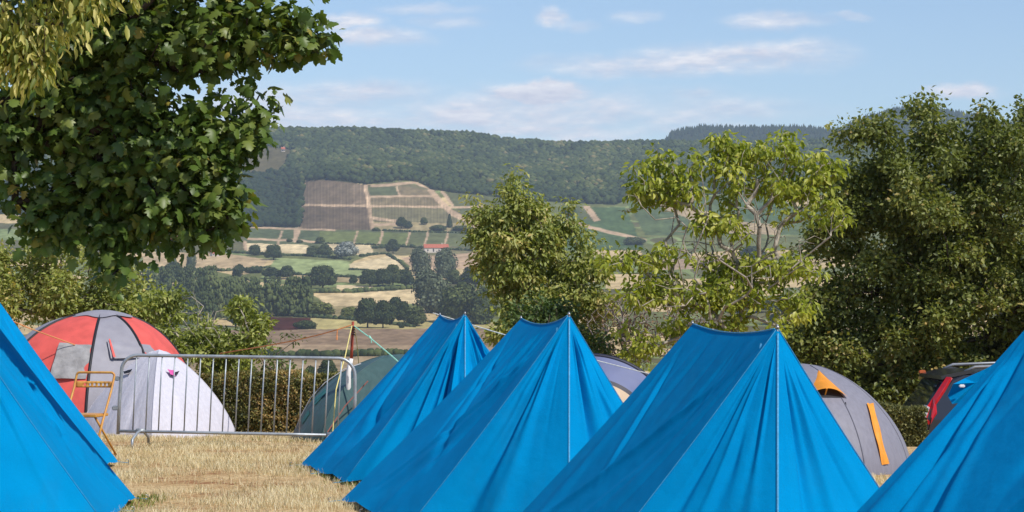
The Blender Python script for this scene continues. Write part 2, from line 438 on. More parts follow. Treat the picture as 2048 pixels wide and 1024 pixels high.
field([(490, 458), (640, 460), (640, 486), (490, 484)], (.09, .11, .05))
field([(640, 462), (815, 466), (815, 492), (640, 484)], (.14, .16, .055))
field([(815, 466), (1000, 470), (1000, 492), (815, 492)], (.12, .13, .055))
field([(491, 486), (617, 490), (614, 508), (491, 503)], PALE)
field([(655, 487), (740, 488), (746, 505), (715, 510), (655, 500)], PALE)
field([(744, 488), (900, 492), (1000, 500), (1000, 520), (746, 508)], (.18, .16, .08))
field([(285, 503), (450, 507), (535, 518), (526, 533), (440, 541), (285, 533)], (.44, .32, .18))
field([(552, 516), (691, 522), (723, 540), (728, 553), (590, 548), (541, 532)], (.27, .31, .13))
field([(697, 529), (789, 509), (815, 539), (699, 539)], PALE)
field([(800, 515), (960, 505), (985, 535), (830, 540)], (.42, .29, .18))
field([(560, 549), (730, 553), (730, 566), (560, 560)], (.36, .27, .14))
field([(674, 570), (745, 572), (745, 580), (674, 579)], PALE)
field([(636, 592), (825, 578), (990, 580), (990, 606), (786, 608), (650, 614)], (.58, .44, .24))
field([(636, 612), (720, 612), (720, 640), (636, 640)], (.30, .24, .12))
field([(615, 634), (1000, 645), (1000, 662), (615, 660)], (.40, .33, .14))
field([(430, 660), (1200, 655), (1200, 710), (430, 710)], (.24, .165, .105))
field([(430, 690), (1200, 690), (1200, 712), (430, 712)], (.31, .22, .135))
field([(515, 634), (620, 636), (632, 657), (515, 663)], MAROON)
field([(380, 712), (1200, 712), (1200, 800), (380, 800)], (.30, .22, .13))
# right of the round tree
field([(1125, 413), (1250, 415), (1290, 500), (1130, 500)], (.075, .115, .045))
field([(1150, 412), (1165, 412), (1195, 440), (1160, 440)], (.10, .11, .05))
field([(1165, 412), (1180, 412), (1200, 440), (1188, 444)], TRACK)
field([(1250, 398), (1700, 385), (1700, 470), (1290, 470)], (.09, .12, .05))
field([(1300, 405), (1330, 407), (1420, 424), (1480, 443), (1555, 450), (1555, 470), (1440, 466), (1380, 440)], (.38, .28, .16))
field([(1459, 398), (1560, 398), (1560, 440), (1490, 438)], (.07, .11, .045))
field([(1560, 385), (1650, 392), (1640, 415), (1580, 412)], TAN)
field([(1440, 470), (1650, 474), (1650, 500), (1440, 500)], OLIVE)
field([(1210, 560), (1700, 552), (1700, 575), (1210, 578)], TAN)
field([(1290, 520), (1500, 515), (1500, 535), (1290, 540)], (.36, .25, .16))
track([(607, 364), (601, 392), (598, 455), (592, 480)], 5)
track([(600, 410), (742, 412), (880, 414), (965, 414)], 3)
track([(732, 372), (738, 412), (744, 455)], 7)
track([(738, 393), (868, 392)], 2.5); track([(794, 374), (800, 392)], 2.5)
track([(861, 381), (880, 402), (902, 425), (952, 450)], 10); track([(885, 384), (905, 410)], 5)
track([(744, 436), (790, 442), (800, 448), (742, 450)], 4)
track([(745, 372), (830, 365), (858, 376)], 4)
track([(490, 453), (560, 457), (670, 460)], 2.5)
for x in (563, 715, 766, 820, 857, 897): track([(x, 463), (x - 8, 489)], 4 if x == 766 else 2.5)
track([(496, 478), (590, 480), (630, 484)], 3); track([(592, 458), (590, 482)], 6)
track([(490, 484), (490, 505)], 5)
track([(699, 537), (735, 539)], 2, WOOD)
track([(1130, 440), (1180, 455), (1290, 480)], 5)
wy = np.interp(PXg, wood_edge_x, wood_edge_y)
forest = (Yg < wy - 1) & (Dg > 2400)
clear1 = inside([(490, 300), (530, 292), (560, 296), (582, 300), (572, 332), (552, 344), (500, 352), (485, 340)])
cols[forest] = WOOD
cols[forest & clear1] = (.115, .095, .045)
# vine rows and mowing lines as real soil pattern
rows = (np.abs(((PXg * 1.0) % 6.5) - 3.25) / 3.25)
cols[inside([(598, 412), (742, 414), (742, 460), (597, 458)])] *= .78
cols[inside([(703, 368), (732, 370), (738, 410), (706, 410)])] *= 1.35
vin = inside([(598, 362), (732, 370), (742, 460), (597, 458)]) | inside([(740, 395), (870, 395), (930, 446), (745, 446)])
cols[vin] = cols[vin] * (.72 + .55 * rows[vin])[:, None]
cols *= (1 + .5 * (fbm(PXg / 9., Yg / 3., 41) - .47))[..., None] * (1 + .45 * (fbm(PXg / 60., Yg / 10., 42) - .47))[..., None]
def terr_mat():
    m, t, o = nodemat('countryside')
    b = N(t, 'ShaderNodeBsdfPrincipled'); b.inputs['Roughness'].default_value = 1; b.inputs['Specular IOR Level'].default_value = 0
    at = N(t, 'ShaderNodeAttribute', attribute_name='soil')
    tcd = N(t, 'ShaderNodeTexCoord'); mpn = N(t, 'ShaderNodeMapping'); mpn.inputs['Scale'].default_value = (.12, .03, .06); t.links.new(tcd.outputs['Object'], mpn.inputs[0])
    n = N(t, 'ShaderNodeTexNoise'); n.inputs['Scale'].default_value = 1; n.inputs['Detail'].default_value = 5; t.links.new(mpn.outputs[0], n.inputs['Vector'])
    r = N(t, 'ShaderNodeMapRange'); t.links.new(n.outputs[0], r.inputs['Value']); r.inputs['From Min'].default_value = .3; r.inputs['From Max'].default_value = .7; r.inputs['To Min'].default_value = .72; r.inputs['To Max'].default_value = 1.22
    v = N(t, 'ShaderNodeVectorMath', operation='SCALE'); t.links.new(at.outputs['Color'], v.inputs[0]); t.links.new(r.outputs[0], v.inputs['Scale'])
    t.links.new(v.outputs[0], b.inputs['Base Color']); t.links.new(b.outputs[0], o.inputs[0]); return m
Xg = (PXg - 1024) / F * Dg
hills = mk('hills', np.stack([Xg, Dg, Zg], -1).reshape(-1, 3), grid_faces(len(pxs), len(Ds)), terr_mat(), smooth=True,
           colr=np.concatenate([cols, np.ones(cols.shape[:2] + (1,))], -1).reshape(-1, 4))
hills['kind'] = 'structure'

# farther ridge with conifers
r2x = np.array([-600, 1200, 1325, 1345, 1400, 1500, 1600, 1670, 1700, 1740, 1800, 1850, 1920, 2048, 2600])
r2y = np.array([330, 320, 296, 272, 262, 264, 262, 268, 258, 240, 226, 224, 234, 262, 300.])
p2 = np.arange(-600, 2700, 8.0); d2 = np.linspace(4700, 6900, 40)
P2, D2 = np.meshgrid(p2, d2)
def ridge2(px, D):
    top = EYE + (HZ - np.interp(px, r2x, r2y)) / F * 5900
    lo = 120.0
    return lo + (top - lo) * np.where(D < 5900, sm(4500, 5900, D), 1 - .6 * sm(5900, 7600, D))
fr = mk('far_hills', np.stack([(P2 - 1024) / F * D2, D2, ridge2(P2, D2)], -1).reshape(-1, 3), grid_faces(len(p2), len(d2)), mat('far_forest_floor', (.03, .04, .02), 1, spec=0), smooth=True)
fr['kind'] = 'structure'

# ------------------------------------------------------------------ woods as masses
def ico(sub):
    bm = bmesh.new(); bmesh.ops.create_icosphere(bm, subdivisions=sub, radius=1)
    V = np.array([v.co[:] for v in bm.verts]); Fc = np.array([[v.index for v in f.verts] for f in bm.faces]); bm.free(); return V, Fc
IV, IF = ico(2)
IV1, IF1 = ico(1)
def blobs(name, C, R, m, H=None, tint=None, base=IV1, bf=IF1, rough=.28, smooth=False):
    n = len(C); k = len(base)
    H = R if H is None else H
    sc3 = np.stack([R, R, H], -1)[:, None, :]
    a = rng.uniform(0, 2 * PI, n); ca, sa = np.cos(a)[:, None], np.sin(a)[:, None]
    B = np.stack([base[None, :, 0] * ca - base[None, :, 1] * sa, base[None, :, 0] * sa + base[None, :, 1] * ca, np.repeat(base[None, :, 2], n, 0)], -1)
    B = B * (1 + rng.uniform(-rough, rough, (n, k))[..., None])
    V = C[:, None, :] + B * sc3
    Fc = (bf[None] + (np.arange(n) * k)[:, None, None]).reshape(-1, 3)
    t = np.repeat(rng.uniform(0, 1, n) if tint is None else tint, k) + rng.uniform(-.22, .22, n * k)
    return mk(name, V.reshape(-1, 3), Fc, m, tint=np.clip(t, 0, 1), smooth=smooth)
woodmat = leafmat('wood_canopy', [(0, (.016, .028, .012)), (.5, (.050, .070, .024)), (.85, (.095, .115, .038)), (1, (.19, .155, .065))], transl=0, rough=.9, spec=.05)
n = 46000
idx = np.argwhere(forest & (Yg > 225) & (PXg > -150) & (PXg < 2200) & ~clear1)
sel = idx[rng.integers(0, len(idx), n)]
px_ = PXg[sel[:, 0], sel[:, 1]] + rng.uniform(-1.3, 1.3, n); D_ = Dg[sel[:, 0], sel[:, 1]] + rng.uniform(-2.5, 2.5, n)
vis = (D_ < 4150)
px_ = px_[vis]; D_ = D_[vis]
z_ = terr_z(px_, D_)
R = rng.uniform(2.2, 6.0, len(px_))
tn = np.clip(fbm(px_ / 40., D_ / 90., 51) * 1.1 - .05 + rng.normal(0, .17, len(px_)), 0, 1)
dk = (px_ < 602) & (proj_y(D_, z_) > 345); tn[dk] *= .25  # shade of the hollow painted in as darker crown tints
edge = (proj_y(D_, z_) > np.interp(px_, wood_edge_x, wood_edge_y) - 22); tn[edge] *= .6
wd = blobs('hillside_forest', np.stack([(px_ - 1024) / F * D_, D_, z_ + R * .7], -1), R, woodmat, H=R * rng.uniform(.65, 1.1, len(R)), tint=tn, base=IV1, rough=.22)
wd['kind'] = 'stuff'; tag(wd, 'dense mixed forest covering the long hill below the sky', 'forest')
# conifers of the far ridge
n = 5200
cp = rng.uniform(1250, 2250, n); cd = rng.uniform(5000, 6000, n); cd[:1800] = rng.uniform(5860, 5960, 1800)
cz = ridge2(cp, cd); ch = rng.uniform(9, 19, n); cr = ch * rng.uniform(.2, .3, n)
k = 6; an = np.arange(k) * 2 * PI / k
ring = np.stack([np.cos(an), np.sin(an), 0 * an], -1)
V = np.concatenate([np.stack([(cp - 1024) / F * cd, cd, cz], -1)[:, None] + ring[None] * cr[:, None, None], np.stack([(cp - 1024) / F * cd, cd, cz + ch], -1)[:, None]], 1)
Fc = np.array([[i, (i + 1) % k, k] for i in range(k)]); Fc = (Fc[None] + (np.arange(n) * (k + 1))[:, None, None]).reshape(-1, 3)
cf = mk('conifer_forest', V.reshape(-1, 3), Fc, leafmat('conifer_canopy', [(0, (.012, .022, .012)), (1, (.03, .045, .02))], transl=0, rough=.95, spec=0), tint=rng.uniform(0, 1, n * (k + 1)))
cf['kind'] = 'stuff'; tag(cf, 'dark blue conifer forest on the farthest ridge', 'forest')

# ------------------------------------------------------------------ leaves and trees
def skeleton(base, nodes, start, jit=.12, bias=.25):
    """greedy tree joining all nodes to the trunk (base..start), returns pos, parent"""
    pos = [np.array(base)]; par = [-1]; plen = [0.0]
    K = 6
    base = np.array(base); start = np.array(start)
    for i in range(1, K + 1):
        t = i / K
        p = base * (1 - t) + start * t + rng.normal(0, .02, 3) * np.linalg.norm(start - base) * (t < 1)
        pos.append(p); par.append(len(pos) - 2); plen.append(plen[-1] + np.linalg.norm(pos[-1] - pos[-2]))
    order = np.argsort(np.linalg.norm(nodes - start, axis=1))
    tips = []
    for i in order:
        c = nodes[i]; A = np.array(pos); L = np.array(plen)
        d = np.linalg.norm(A - c, axis=1) + bias * L
        d[:3] += 5
        j = int(np.argmin(d))
        q = pos[j]; dist = np.linalg.norm(c - q); m_ = max(1, int(dist / .35)); m_ = min(m_, 5)
        jj = j
        for s in range(1, m_ + 1):
            t = s / m_; p = q * (1 - t) + c * t
            if s < m_: p = p + rng.normal(0, jit * dist / m_, 3) + np.array([0, 0, .10 * dist * math.sin(PI * t) * .6])
            pos.append(p); par.append(jj); jj = len(pos) - 1; plen.append(plen[par[-1]] + np.linalg.norm(p - pos[par[-1]]))
        tips.append(jj)
    return np.array(pos), np.array(par), tips
def branch_mesh(name, pos, par, m, parent, r0, rmax, sides=5, p=.5):
    n = len(pos); cnt = np.ones(n)
    for i in range(n - 1, 0, -1): cnt[par[i]] += cnt[i]
    r = np.minimum(r0 * cnt ** p, rmax)
    k = np.arange(1, n); A = pos[par[1:]]; B = pos[1:]; ra = np.minimum(r[par[1:]], r[1:] * 1.5); rb = r[1:]
    ax = B - A; ax /= (np.linalg.norm(ax, axis=1, keepdims=True) + 1e-9)
    h = np.where(np.abs(ax[:, 2:3]) < .9, np.array([[0, 0, 1.]]), np.array([[1., 0, 0]])); s = np.cross(ax, h); s /= np.linalg.norm(s, axis=1, keepdims=True); u = np.cross(ax, s)
    an = np.arange(sides) * 2 * PI / sides
    ring = s[:, None] * np.cos(an)[None, :, None] + u[:, None] * np.sin(an)[None, :, None]
    V = np.concatenate([A[:, None] + ring * ra[:, None, None], B[:, None] + ring * rb[:, None, None]], 1)
    q = np.array([[i, (i + 1) % sides, sides + (i + 1) % sides, sides + i] for i in range(sides)])
    Fc = (q[None] + (np.arange(len(A)) * 2 * sides)[:, None, None]).reshape(-1, 4)
    return mk(name, V.reshape(-1, 3), Fc, m, parent, smooth=True)
def sample_blobs(bl, D, n, shell=.45, depth=.8):
    """bl: list of (px, py, rx, ry[, dD, density]) -> n world points in the ellipsoids"""
    wts = np.array([b[2] * b[3] * (b[5] if len(b) > 5 else 1) for b in bl], float); wts /= wts.sum()
    ch = rng.choice(len(bl), n, p=wts)
    B = np.array([(b[0], b[1], b[2], b[3], b[4] if len(b) > 4 else 0) for b in bl], float)[ch]
    u = unit(n) * (rng.uniform(0, 1, n) ** shell)[:, None]
    Dd = D + B[:, 4] + u[:, 1] * (B[:, 2] + B[:, 3]) * .5 * depth / F * D
    px = B[:, 0] + u[:, 0] * B[:, 2]; py = B[:, 1] - u[:, 2] * B[:, 3]
    return np.stack([(px - 1024) / F * Dd, Dd, EYE + (HZ - py) / F * Dd], -1), ch
def crown(name, C, per, sig, L, W, m, parent, shape='simple', droop=.35, upb=.5, out_c=None, tint_c=None, spread=.16, flat=.7):
    n = len(C) * per
    cc = np.repeat(C, per, 0)
    off = rng.normal(0, 1, (n, 3)) * sig * np.array([1, 1, flat])
    c = cc + off
    ax = off / (np.linalg.norm(off, axis=1, keepdims=True) + 1e-9) + unit(n) * .7
    ax[:, 2] -= droop
    nr = unit(n) * .8 + np.array([0, -.12, upb]) + off / (sig * 2.5)
    LL = rng.uniform(.5, 1.3, n) * L; WW = LL * W
    V, Fc, k = leaf_arrays(c, ax, nr, LL, WW, shape)
    tc_ = rng.uniform(.25, .75, len(C)) if tint_c is None else tint_c
    t = np.clip(np.repeat(tc_, per) + rng.normal(0, spread, n), 0, 1)
    return mk(name, V, Fc, m, parent, tint=np.repeat(t, k))
bark = mat('bark', (.16, .13, .10), .9, var=.35, scale=14, bump=.6, bscale=40, spec=.1)
greybark = mat('grey_bark', (.36, .32, .26), .85, var=.3, scale=14, bump=.4, bscale=40, spec=.1)
darkbark = mat('dark_bark', (.05, .04, .03), .9, var=.3, scale=10, spec=.1)

def bl_all(bl):
    x0 = min(b[0] - b[2] for b in bl); x1 = max(b[0] + b[2] for b in bl); y0 = min(b[1] - b[3] for b in bl); y1 = max(b[1] + b[3] for b in bl)
    return ((x0 + x1) / 2, (y0 + y1) / 2, (x1 - x0) * .46, (y1 - y0) * .44)
def big_tree(name, label, bl, D, base_px, start, ncl, per, sig, L, W, m, bk=bark, r0=.006, rmax=.2, shape='simple', shell=.45, depth=.8, nbr=None, droop=.35, upb=.5, spread=.16, category='tree', flat=.7, tintf=None, bias=.25, clump=14, crad=.26, bare=0, shoots=0):
    bx = (base_px - 1024) / F * D
    base = np.array([bx, D, gz(bx, D) - .05])
    root = empty(name, Vector(base), label, category)
    C0, ch = sample_blobs(bl, D, max(12, int(ncl / clump)), shell, depth)
    k_ = rng.integers(0, len(C0), ncl); rc_ = rng.uniform(.6, 1.4, len(C0)) * crad
    C = C0[k_] + unit(ncl) * (rng.uniform(.35, 1, ncl) ** .5 * rc_[k_])[:, None] * np.array([1, 1, .8])
    if shoots:
        cen = C.mean(0); q_ = rng.integers(0, ncl, shoots); dr = C[q_] - cen; dr /= np.linalg.norm(dr, axis=1, keepdims=True); dr[:, 2] += .35
        for st_ in range(shoots):
            m5 = rng.integers(3, 6); ids = rng.integers(0, ncl, m5); L5 = rng.uniform(.12, .28)
            for i5, id_ in enumerate(ids): C[id_] = C[q_[st_]] + dr[st_] * L5 * (i5 + 1) / m5 + rng.normal(0, .02, 3)
    if tintf is None:
        tb = np.clip(rng.normal(.5, .13, len(C0)), .1, .9); tintf = lambda C_: tb[k_]
    st = np.array(P(start[0], start[1], D))
    NB = C[: (nbr or ncl)]
    if bare: NB = np.concatenate([NB, sample_blobs([bl_all(bl)], D, bare, .5, depth)[0]])
    pos, par, tips = skeleton(base, NB, st, bias=bias)
    branch_mesh('trunk', pos, par, bk, root, r0, rmax)
    tc_ = None if tintf is None else tintf(C)
    crown('crown', C, per, sig, L, W, m, root, shape, droop, upb, tint_c=tc_, spread=spread, flat=flat)
    return root

# tree E: large dense tree on the right
olive = leafmat('olive_leaves', [(0, (.040, .050, .011)), (.45, (.092, .110, .024)), (.8, (.155, .158, .04)), (1, (.26, .19, .07))], transl=.3, gain=1.65)
oliveB = leafmat('yellowish_leaves', [(0, (.07, .085, .02)), (.45, (.14, .16, .035)), (.8, (.23, .22, .07)), (1, (.36, .27, .11))], transl=.3, gain=1.8)
big_tree('broadleaf_tree', 'large dense olive-green tree filling the right edge behind the car',
    [(1880, 420, 190, 190), (1830, 300, 120, 95), (1845, 245, 36, 28, 0, .5), (1780, 260, 60, 45, 0, .7), (1740, 330, 60, 70), (1975, 330, 90, 95), (1985, 235, 26, 30, 0, .7), (2032, 240, 12, 22, 0, .6), (1858, 235, 20, 28, 0, .7), (1716, 265, 14, 22, 0, .7), (1930, 300, 60, 50, 0, .7), (2080, 420, 140, 210),
     (1750, 480, 110, 110), (1680, 540, 75, 80), (1660, 620, 60, 60), (1700, 690, 110, 70), (1800, 620, 170, 130), (1950, 650, 170, 140), (1800, 740, 160, 70), (1640, 680, 60, 50), (1920, 560, 180, 160), (2120, 640, 120, 160), (1640, 600, 50, 60), (1650, 740, 90, 60), (1780, 790, 130, 50), (1700, 420, 50, 60), (1850, 480, 230, 230), (2060, 320, 60, 80)],
    37.5, 1850, (1850, 640), 4600, 24, .09, .085, .62, olive, bk=darkbark, r0=.005, rmax=.22, nbr=700, shell=.42, clump=17, crad=.31, shoots=130)
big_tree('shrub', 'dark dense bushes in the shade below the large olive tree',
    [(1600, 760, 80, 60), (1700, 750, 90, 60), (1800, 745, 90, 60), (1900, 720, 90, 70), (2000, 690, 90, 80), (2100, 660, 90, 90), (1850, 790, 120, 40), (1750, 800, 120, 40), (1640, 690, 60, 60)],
    38.5, 1800, (1800, 800), 1100, 24, .08, .09, .6, leafmat('painted_shade_leaves', [(0, (.03, .04, .012)), (.6, (.06, .075, .02)), (1, (.11, .12, .035))], transl=.15), bk=darkbark, r0=.004, rmax=.05, nbr=300, category='shrub')  # deep shade under the tree is put into this dark leaf colour
# tree C: round topped tree in the middle
big_tree('small_tree', 'bushy olive tree standing behind the two middle blue tents',
    [(1020, 410, 52, 46), (1022, 368, 26, 18, 0, .6), (1005, 450, 55, 55), (1070, 460, 60, 55), (1110, 440, 24, 22, 0, .6), (1020, 520, 80, 75), (975, 480, 32, 40, 0, .6), (1110, 520, 70, 70), (1160, 470, 28, 30, 0, .55), (1180, 540, 26, 45, 0, .7), (1130, 600, 75, 60),
     (1060, 600, 85, 60), (1180, 620, 34, 50), (1080, 660, 110, 40), (975, 560, 30, 40, 0, .5), (1170, 680, 50, 40)],
    34.5, 1080, (1075, 610), 1300, 24, .075, .085, .5, oliveB, r0=.004, rmax=.10, nbr=420, droop=.7, shell=.5, category='tree', clump=11, crad=.17, shoots=50)
# bush right below it, greener
big_tree('shrub', 'green leafy shrub at the foot of the bushy middle tree',
    [(1050, 640, 60, 40), (1000, 660, 40, 35), (1110, 650, 50, 40), (1180, 700, 50, 40), (1140, 690, 60, 40)],
    32.5, 1070, (1070, 700), 200, 26, .07, .075, .5, leafmat('green_leaves', [(0, (.05, .085, .02)), (.6, (.09, .14, .035)), (1, (.18, .22, .07))], transl=.25), r0=.004, rmax=.05, category='shrub')
# left trees behind the red dome
big_tree('hedgerow_tree', 'olive bushy tree behind the red dome tent at the left edge',
    [(60, 560, 110, 85), (-40, 560, 90, 90), (170, 560, 90, 75), (240, 580, 60, 60), (110, 500, 100, 40), (270, 600, 45, 55), (150, 630, 160, 60), (30, 500, 60, 40), (280, 650, 60, 60)],
    36, 120, (120, 640), 1000, 24, .08, .08, .55, oliveB, r0=.005, rmax=.12, nbr=350, clump=14, crad=.2, shoots=50)
ygreen = leafmat('yellow_green_leaves', [(0, (.09, .11, .025)), (.5, (.20, .23, .05)), (1, (.42, .42, .15))], transl=.35, gain=1.25)
big_tree('young_tree', 'yellow-green young tree between the red dome and the metal barrier',
    [(325, 640, 40, 50), (320, 595, 20, 22, 0, .5), (375, 640, 26, 50, 0, .6), (380, 580, 9, 18, 0, .5), (362, 600, 12, 14, 0, .5), (425, 660, 46, 40), (440, 610, 22, 14, 0, .6), (480, 640, 34, 36, 0, .8), (497, 605, 14, 10, 0, .5), (518, 650, 14, 14, 0, .6), (395, 620, 14, 30, 0, .5), (440, 700, 90, 34), (370, 690, 75, 40), (500, 690, 26, 40, 0, .8), (430, 740, 90, 30)],
    33.5, 430, (425, 730), 560, 15, .055, .085, .5, ygreen, bk=greybark, r0=.003, rmax=.05, nbr=300, shell=.6, clump=7, crad=.12, bare=60)
big_tree('sapling', 'slim green sapling rising behind the clipped hedge', [(563, 700, 10, 16), (560, 730, 20, 22), (565, 760, 30, 25), (590, 750, 20, 18)],
    32.5, 563, (563, 760), 60, 18, .05, .065, .5, leafmat('sapling_leaves', [(0, (.05, .09, .02)), (1, (.16, .2, .05))], transl=.25), r0=.004, rmax=.02, category='tree')

walbark = mat('walnut_bark', (.33, .29, .235), .85, var=.4, scale=9, bump=.4, bscale=40, spec=.1)
# tree D: walnut with bare-looking limbs and drooping leaf tufts
walnut = leafmat('walnut_leaves', [(0, (.13, .17, .02)), (.5, (.30, .34, .04)), (1, (.52, .50, .12))], transl=.38, rough=.4)
big_tree('walnut_tree', 'open yellow-green tree with visible pale limbs behind the large zipped blue tent',
    [(1470, 300, 55, 30), (1540, 300, 60, 34), (1610, 320, 45, 34), (1330, 340, 60, 30), (1400, 330, 60, 30), (1290, 375, 52, 32), (1380, 380, 60, 30, 0, .8), (1480, 360, 80, 40, 0, .7), (1580, 370, 80, 40), (1645, 350, 34, 32, 0, .7), (1260, 430, 40, 22, 0, .5), (1640, 430, 60, 30, 0, .6), (1672, 405, 18, 14, 0, .4),
     (1260, 520, 70, 30), (1340, 500, 50, 26, 0, .5), (1420, 460, 50, 30, 0, .5), (1460, 530, 90, 30), (1560, 530, 90, 30), (1640, 545, 36, 18, 0, .5), (1300, 580, 90, 30), (1400, 590, 100, 34), (1520, 590, 90, 36), (1610, 610, 40, 30), (1330, 660, 90, 26, 0, .6), (1280, 690, 60, 24, 0, .7), (1450, 650, 90, 30, 0, .5), (1560, 640, 60, 26, 0, .5), (1460, 470, 190, 150, 0, .06), (1420, 400, 150, 60, 0, .15), (1560, 430, 110, 60, 0, .12)],
    31.5, 1455, (1462, 690), 1200, 9, .06, .10, .52, walnut, bk=walbark, r0=.0032, rmax=.032, shape='long', shell=.6, depth=1.0, droop=.8, upb=.35, spread=.2, flat=.5, bias=.30, clump=4.2, crad=.15, bare=260)

# bare grey shrubs behind the walnut
def twigs(name, label, px, py, rx, ry, D, n, m, seed=1):
    bx = (px - 1024) / F * D
    root = empty(name, (bx, D, gz(bx, D)), label, 'shrub')
    C, _ = sample_blobs([(px, py, rx, ry)], D, n, .5)
    pos, par, tips = skeleton(np.array([bx, D, gz(bx, D) - .05]), C, np.array(P(px, py + ry * .8, D)), jit=.2, bias=.15)
    branch_mesh('branches', pos, par, m, root, .0042, .03, sides=4, p=.38)
    crown('dry_leaves', C, 3, .07, .05, .5, dryleaf, root, tint_c=None)
dryleaf = leafmat('dry_leaves', [(0, (.10, .07, .05)), (.5, (.2, .14, .09)), (1, (.3, .2, .12))], transl=.1, rough=.9)
twm = mat('twig', (.27, .235, .22), .9, var=.3, scale=20, spec=.1)
twigs('bare_shrub', 'grey leafless shrub tangle beneath the open walnut tree, left part', 1250, 660, 80, 90, 33.5, 420, twm)
twigs('bare_shrub', 'grey leafless shrub tangle right behind the walnut trunk', 1380, 670, 90, 80, 34.0, 420, twm)

# maple reaching in from the left
maple = leafmat('maple_leaves', [(0, (.036, .066, .012)), (.5, (.095, .15, .026)), (.85, (.18, .215, .045)), (1, (.34, .26, .05))], transl=.3, rough=.42, spec=.35)
MB_ = [(300, 60, 200, 90), (120, 60, 150, 110), (470, 40, 80, 50, 0, .9), (560, 50, 60, 48), (605, 85, 36, 34, 0, 1.3), (640, 78, 18, 18, 0, 1.2), (540, 100, 60, 30, 0, .7), (460, 95, 50, 34, 0, .7), (390, 120, 50, 30, 0, .6), (140, 220, 130, 120), (260, 190, 80, 90), (350, 225, 34, 40, 0, .5), (470, 165, 40, 22, 0, .35), (500, 200, 30, 26, 0, .7), (420, 250, 70, 30),
       (500, 270, 30, 40, 0, .9), (340, 300, 110, 70), (450, 300, 50, 30), (60, 270, 50, 60, 0, .8), (220, 320, 130, 90), (410, 370, 70, 60), (440, 410, 52, 60), (330, 400, 80, 60), (410, 465, 42, 34), (240, 420, 100, 60), (120, 420, 70, 60), (360, 450, 60, 40), (220, 470, 70, 40), (230, 530, 34, 40, 0, .6), (110, 460, 50, 30), (5, 400, 14, 50, 0, .5), (20, 220, 40, 60), (10, 300, 34, 34), (60, 380, 40, 40, 0, .7),
       (250, -100, 300, 100, 0, .8), (500, -70, 110, 60, 0, .6), (100, -230, 350, 100, .5, .5), (420, -170, 160, 60, -1.2, .5)]  # unseen leaf masses above the view, forward one added to shade the crown
bx = (-330 - 1024) / F * 17.5
root = empty('maple_tree', (bx, 17.5, 0), 'dark green maple with pointed lobed leaves overhanging the upper left', 'tree')
C, ch = sample_blobs(MB_, 17.6, 1250, .55, .75)
pos, par, tips = skeleton(np.array([bx, 17.5, -.05]), C[:480], np.array([bx, 17.5, 2.6]), bias=.15)
branch_mesh('trunk', pos, par, darkbark, root, .0055, .16)
crown('crown', C, 12, .085, .090, .92, maple, root, 'maple', droop=.55, upb=.55, spread=.14, flat=.8)
# lime with hanging pale bracts, nearer
limeleaf = leafmat('lime_leaves', [(0, (.10, .14, .03)), (.4, (.25, .28, .06)), (.7, (.52, .48, .15)), (1, (.78, .70, .32))], transl=.4, rough=.5)
bx = (-700 - 1024) / F * 10
root = empty('lime_tree', (bx, 10, 0), 'pale yellow-green tree tips with hanging seed bracts in the top left corner', 'tree')
C, ch = sample_blobs([(60, 50, 100, 45), (150, 15, 70, 24), (40, 120, 42, 30), (100, 110, 26, 26, 0, .8), (30, 90, 60, 40), (-80, 60, 120, 90), (200, -40, 140, 40), (70, 160, 24, 18, 0, .6), (50, -120, 220, 90)], 10, 330, .6, .9)
pos, par, tips = skeleton(np.array([bx, 10, -.05]), C[:160], np.array([bx, 10, 2.4]), bias=.15)
branch_mesh('trunk', pos, par, bark, root, .0035, .12)
crown('crown', C, 12, .042, .062, .36, limeleaf, root, 'long', droop=1.3, upb=.2, spread=.3, flat=1.1)

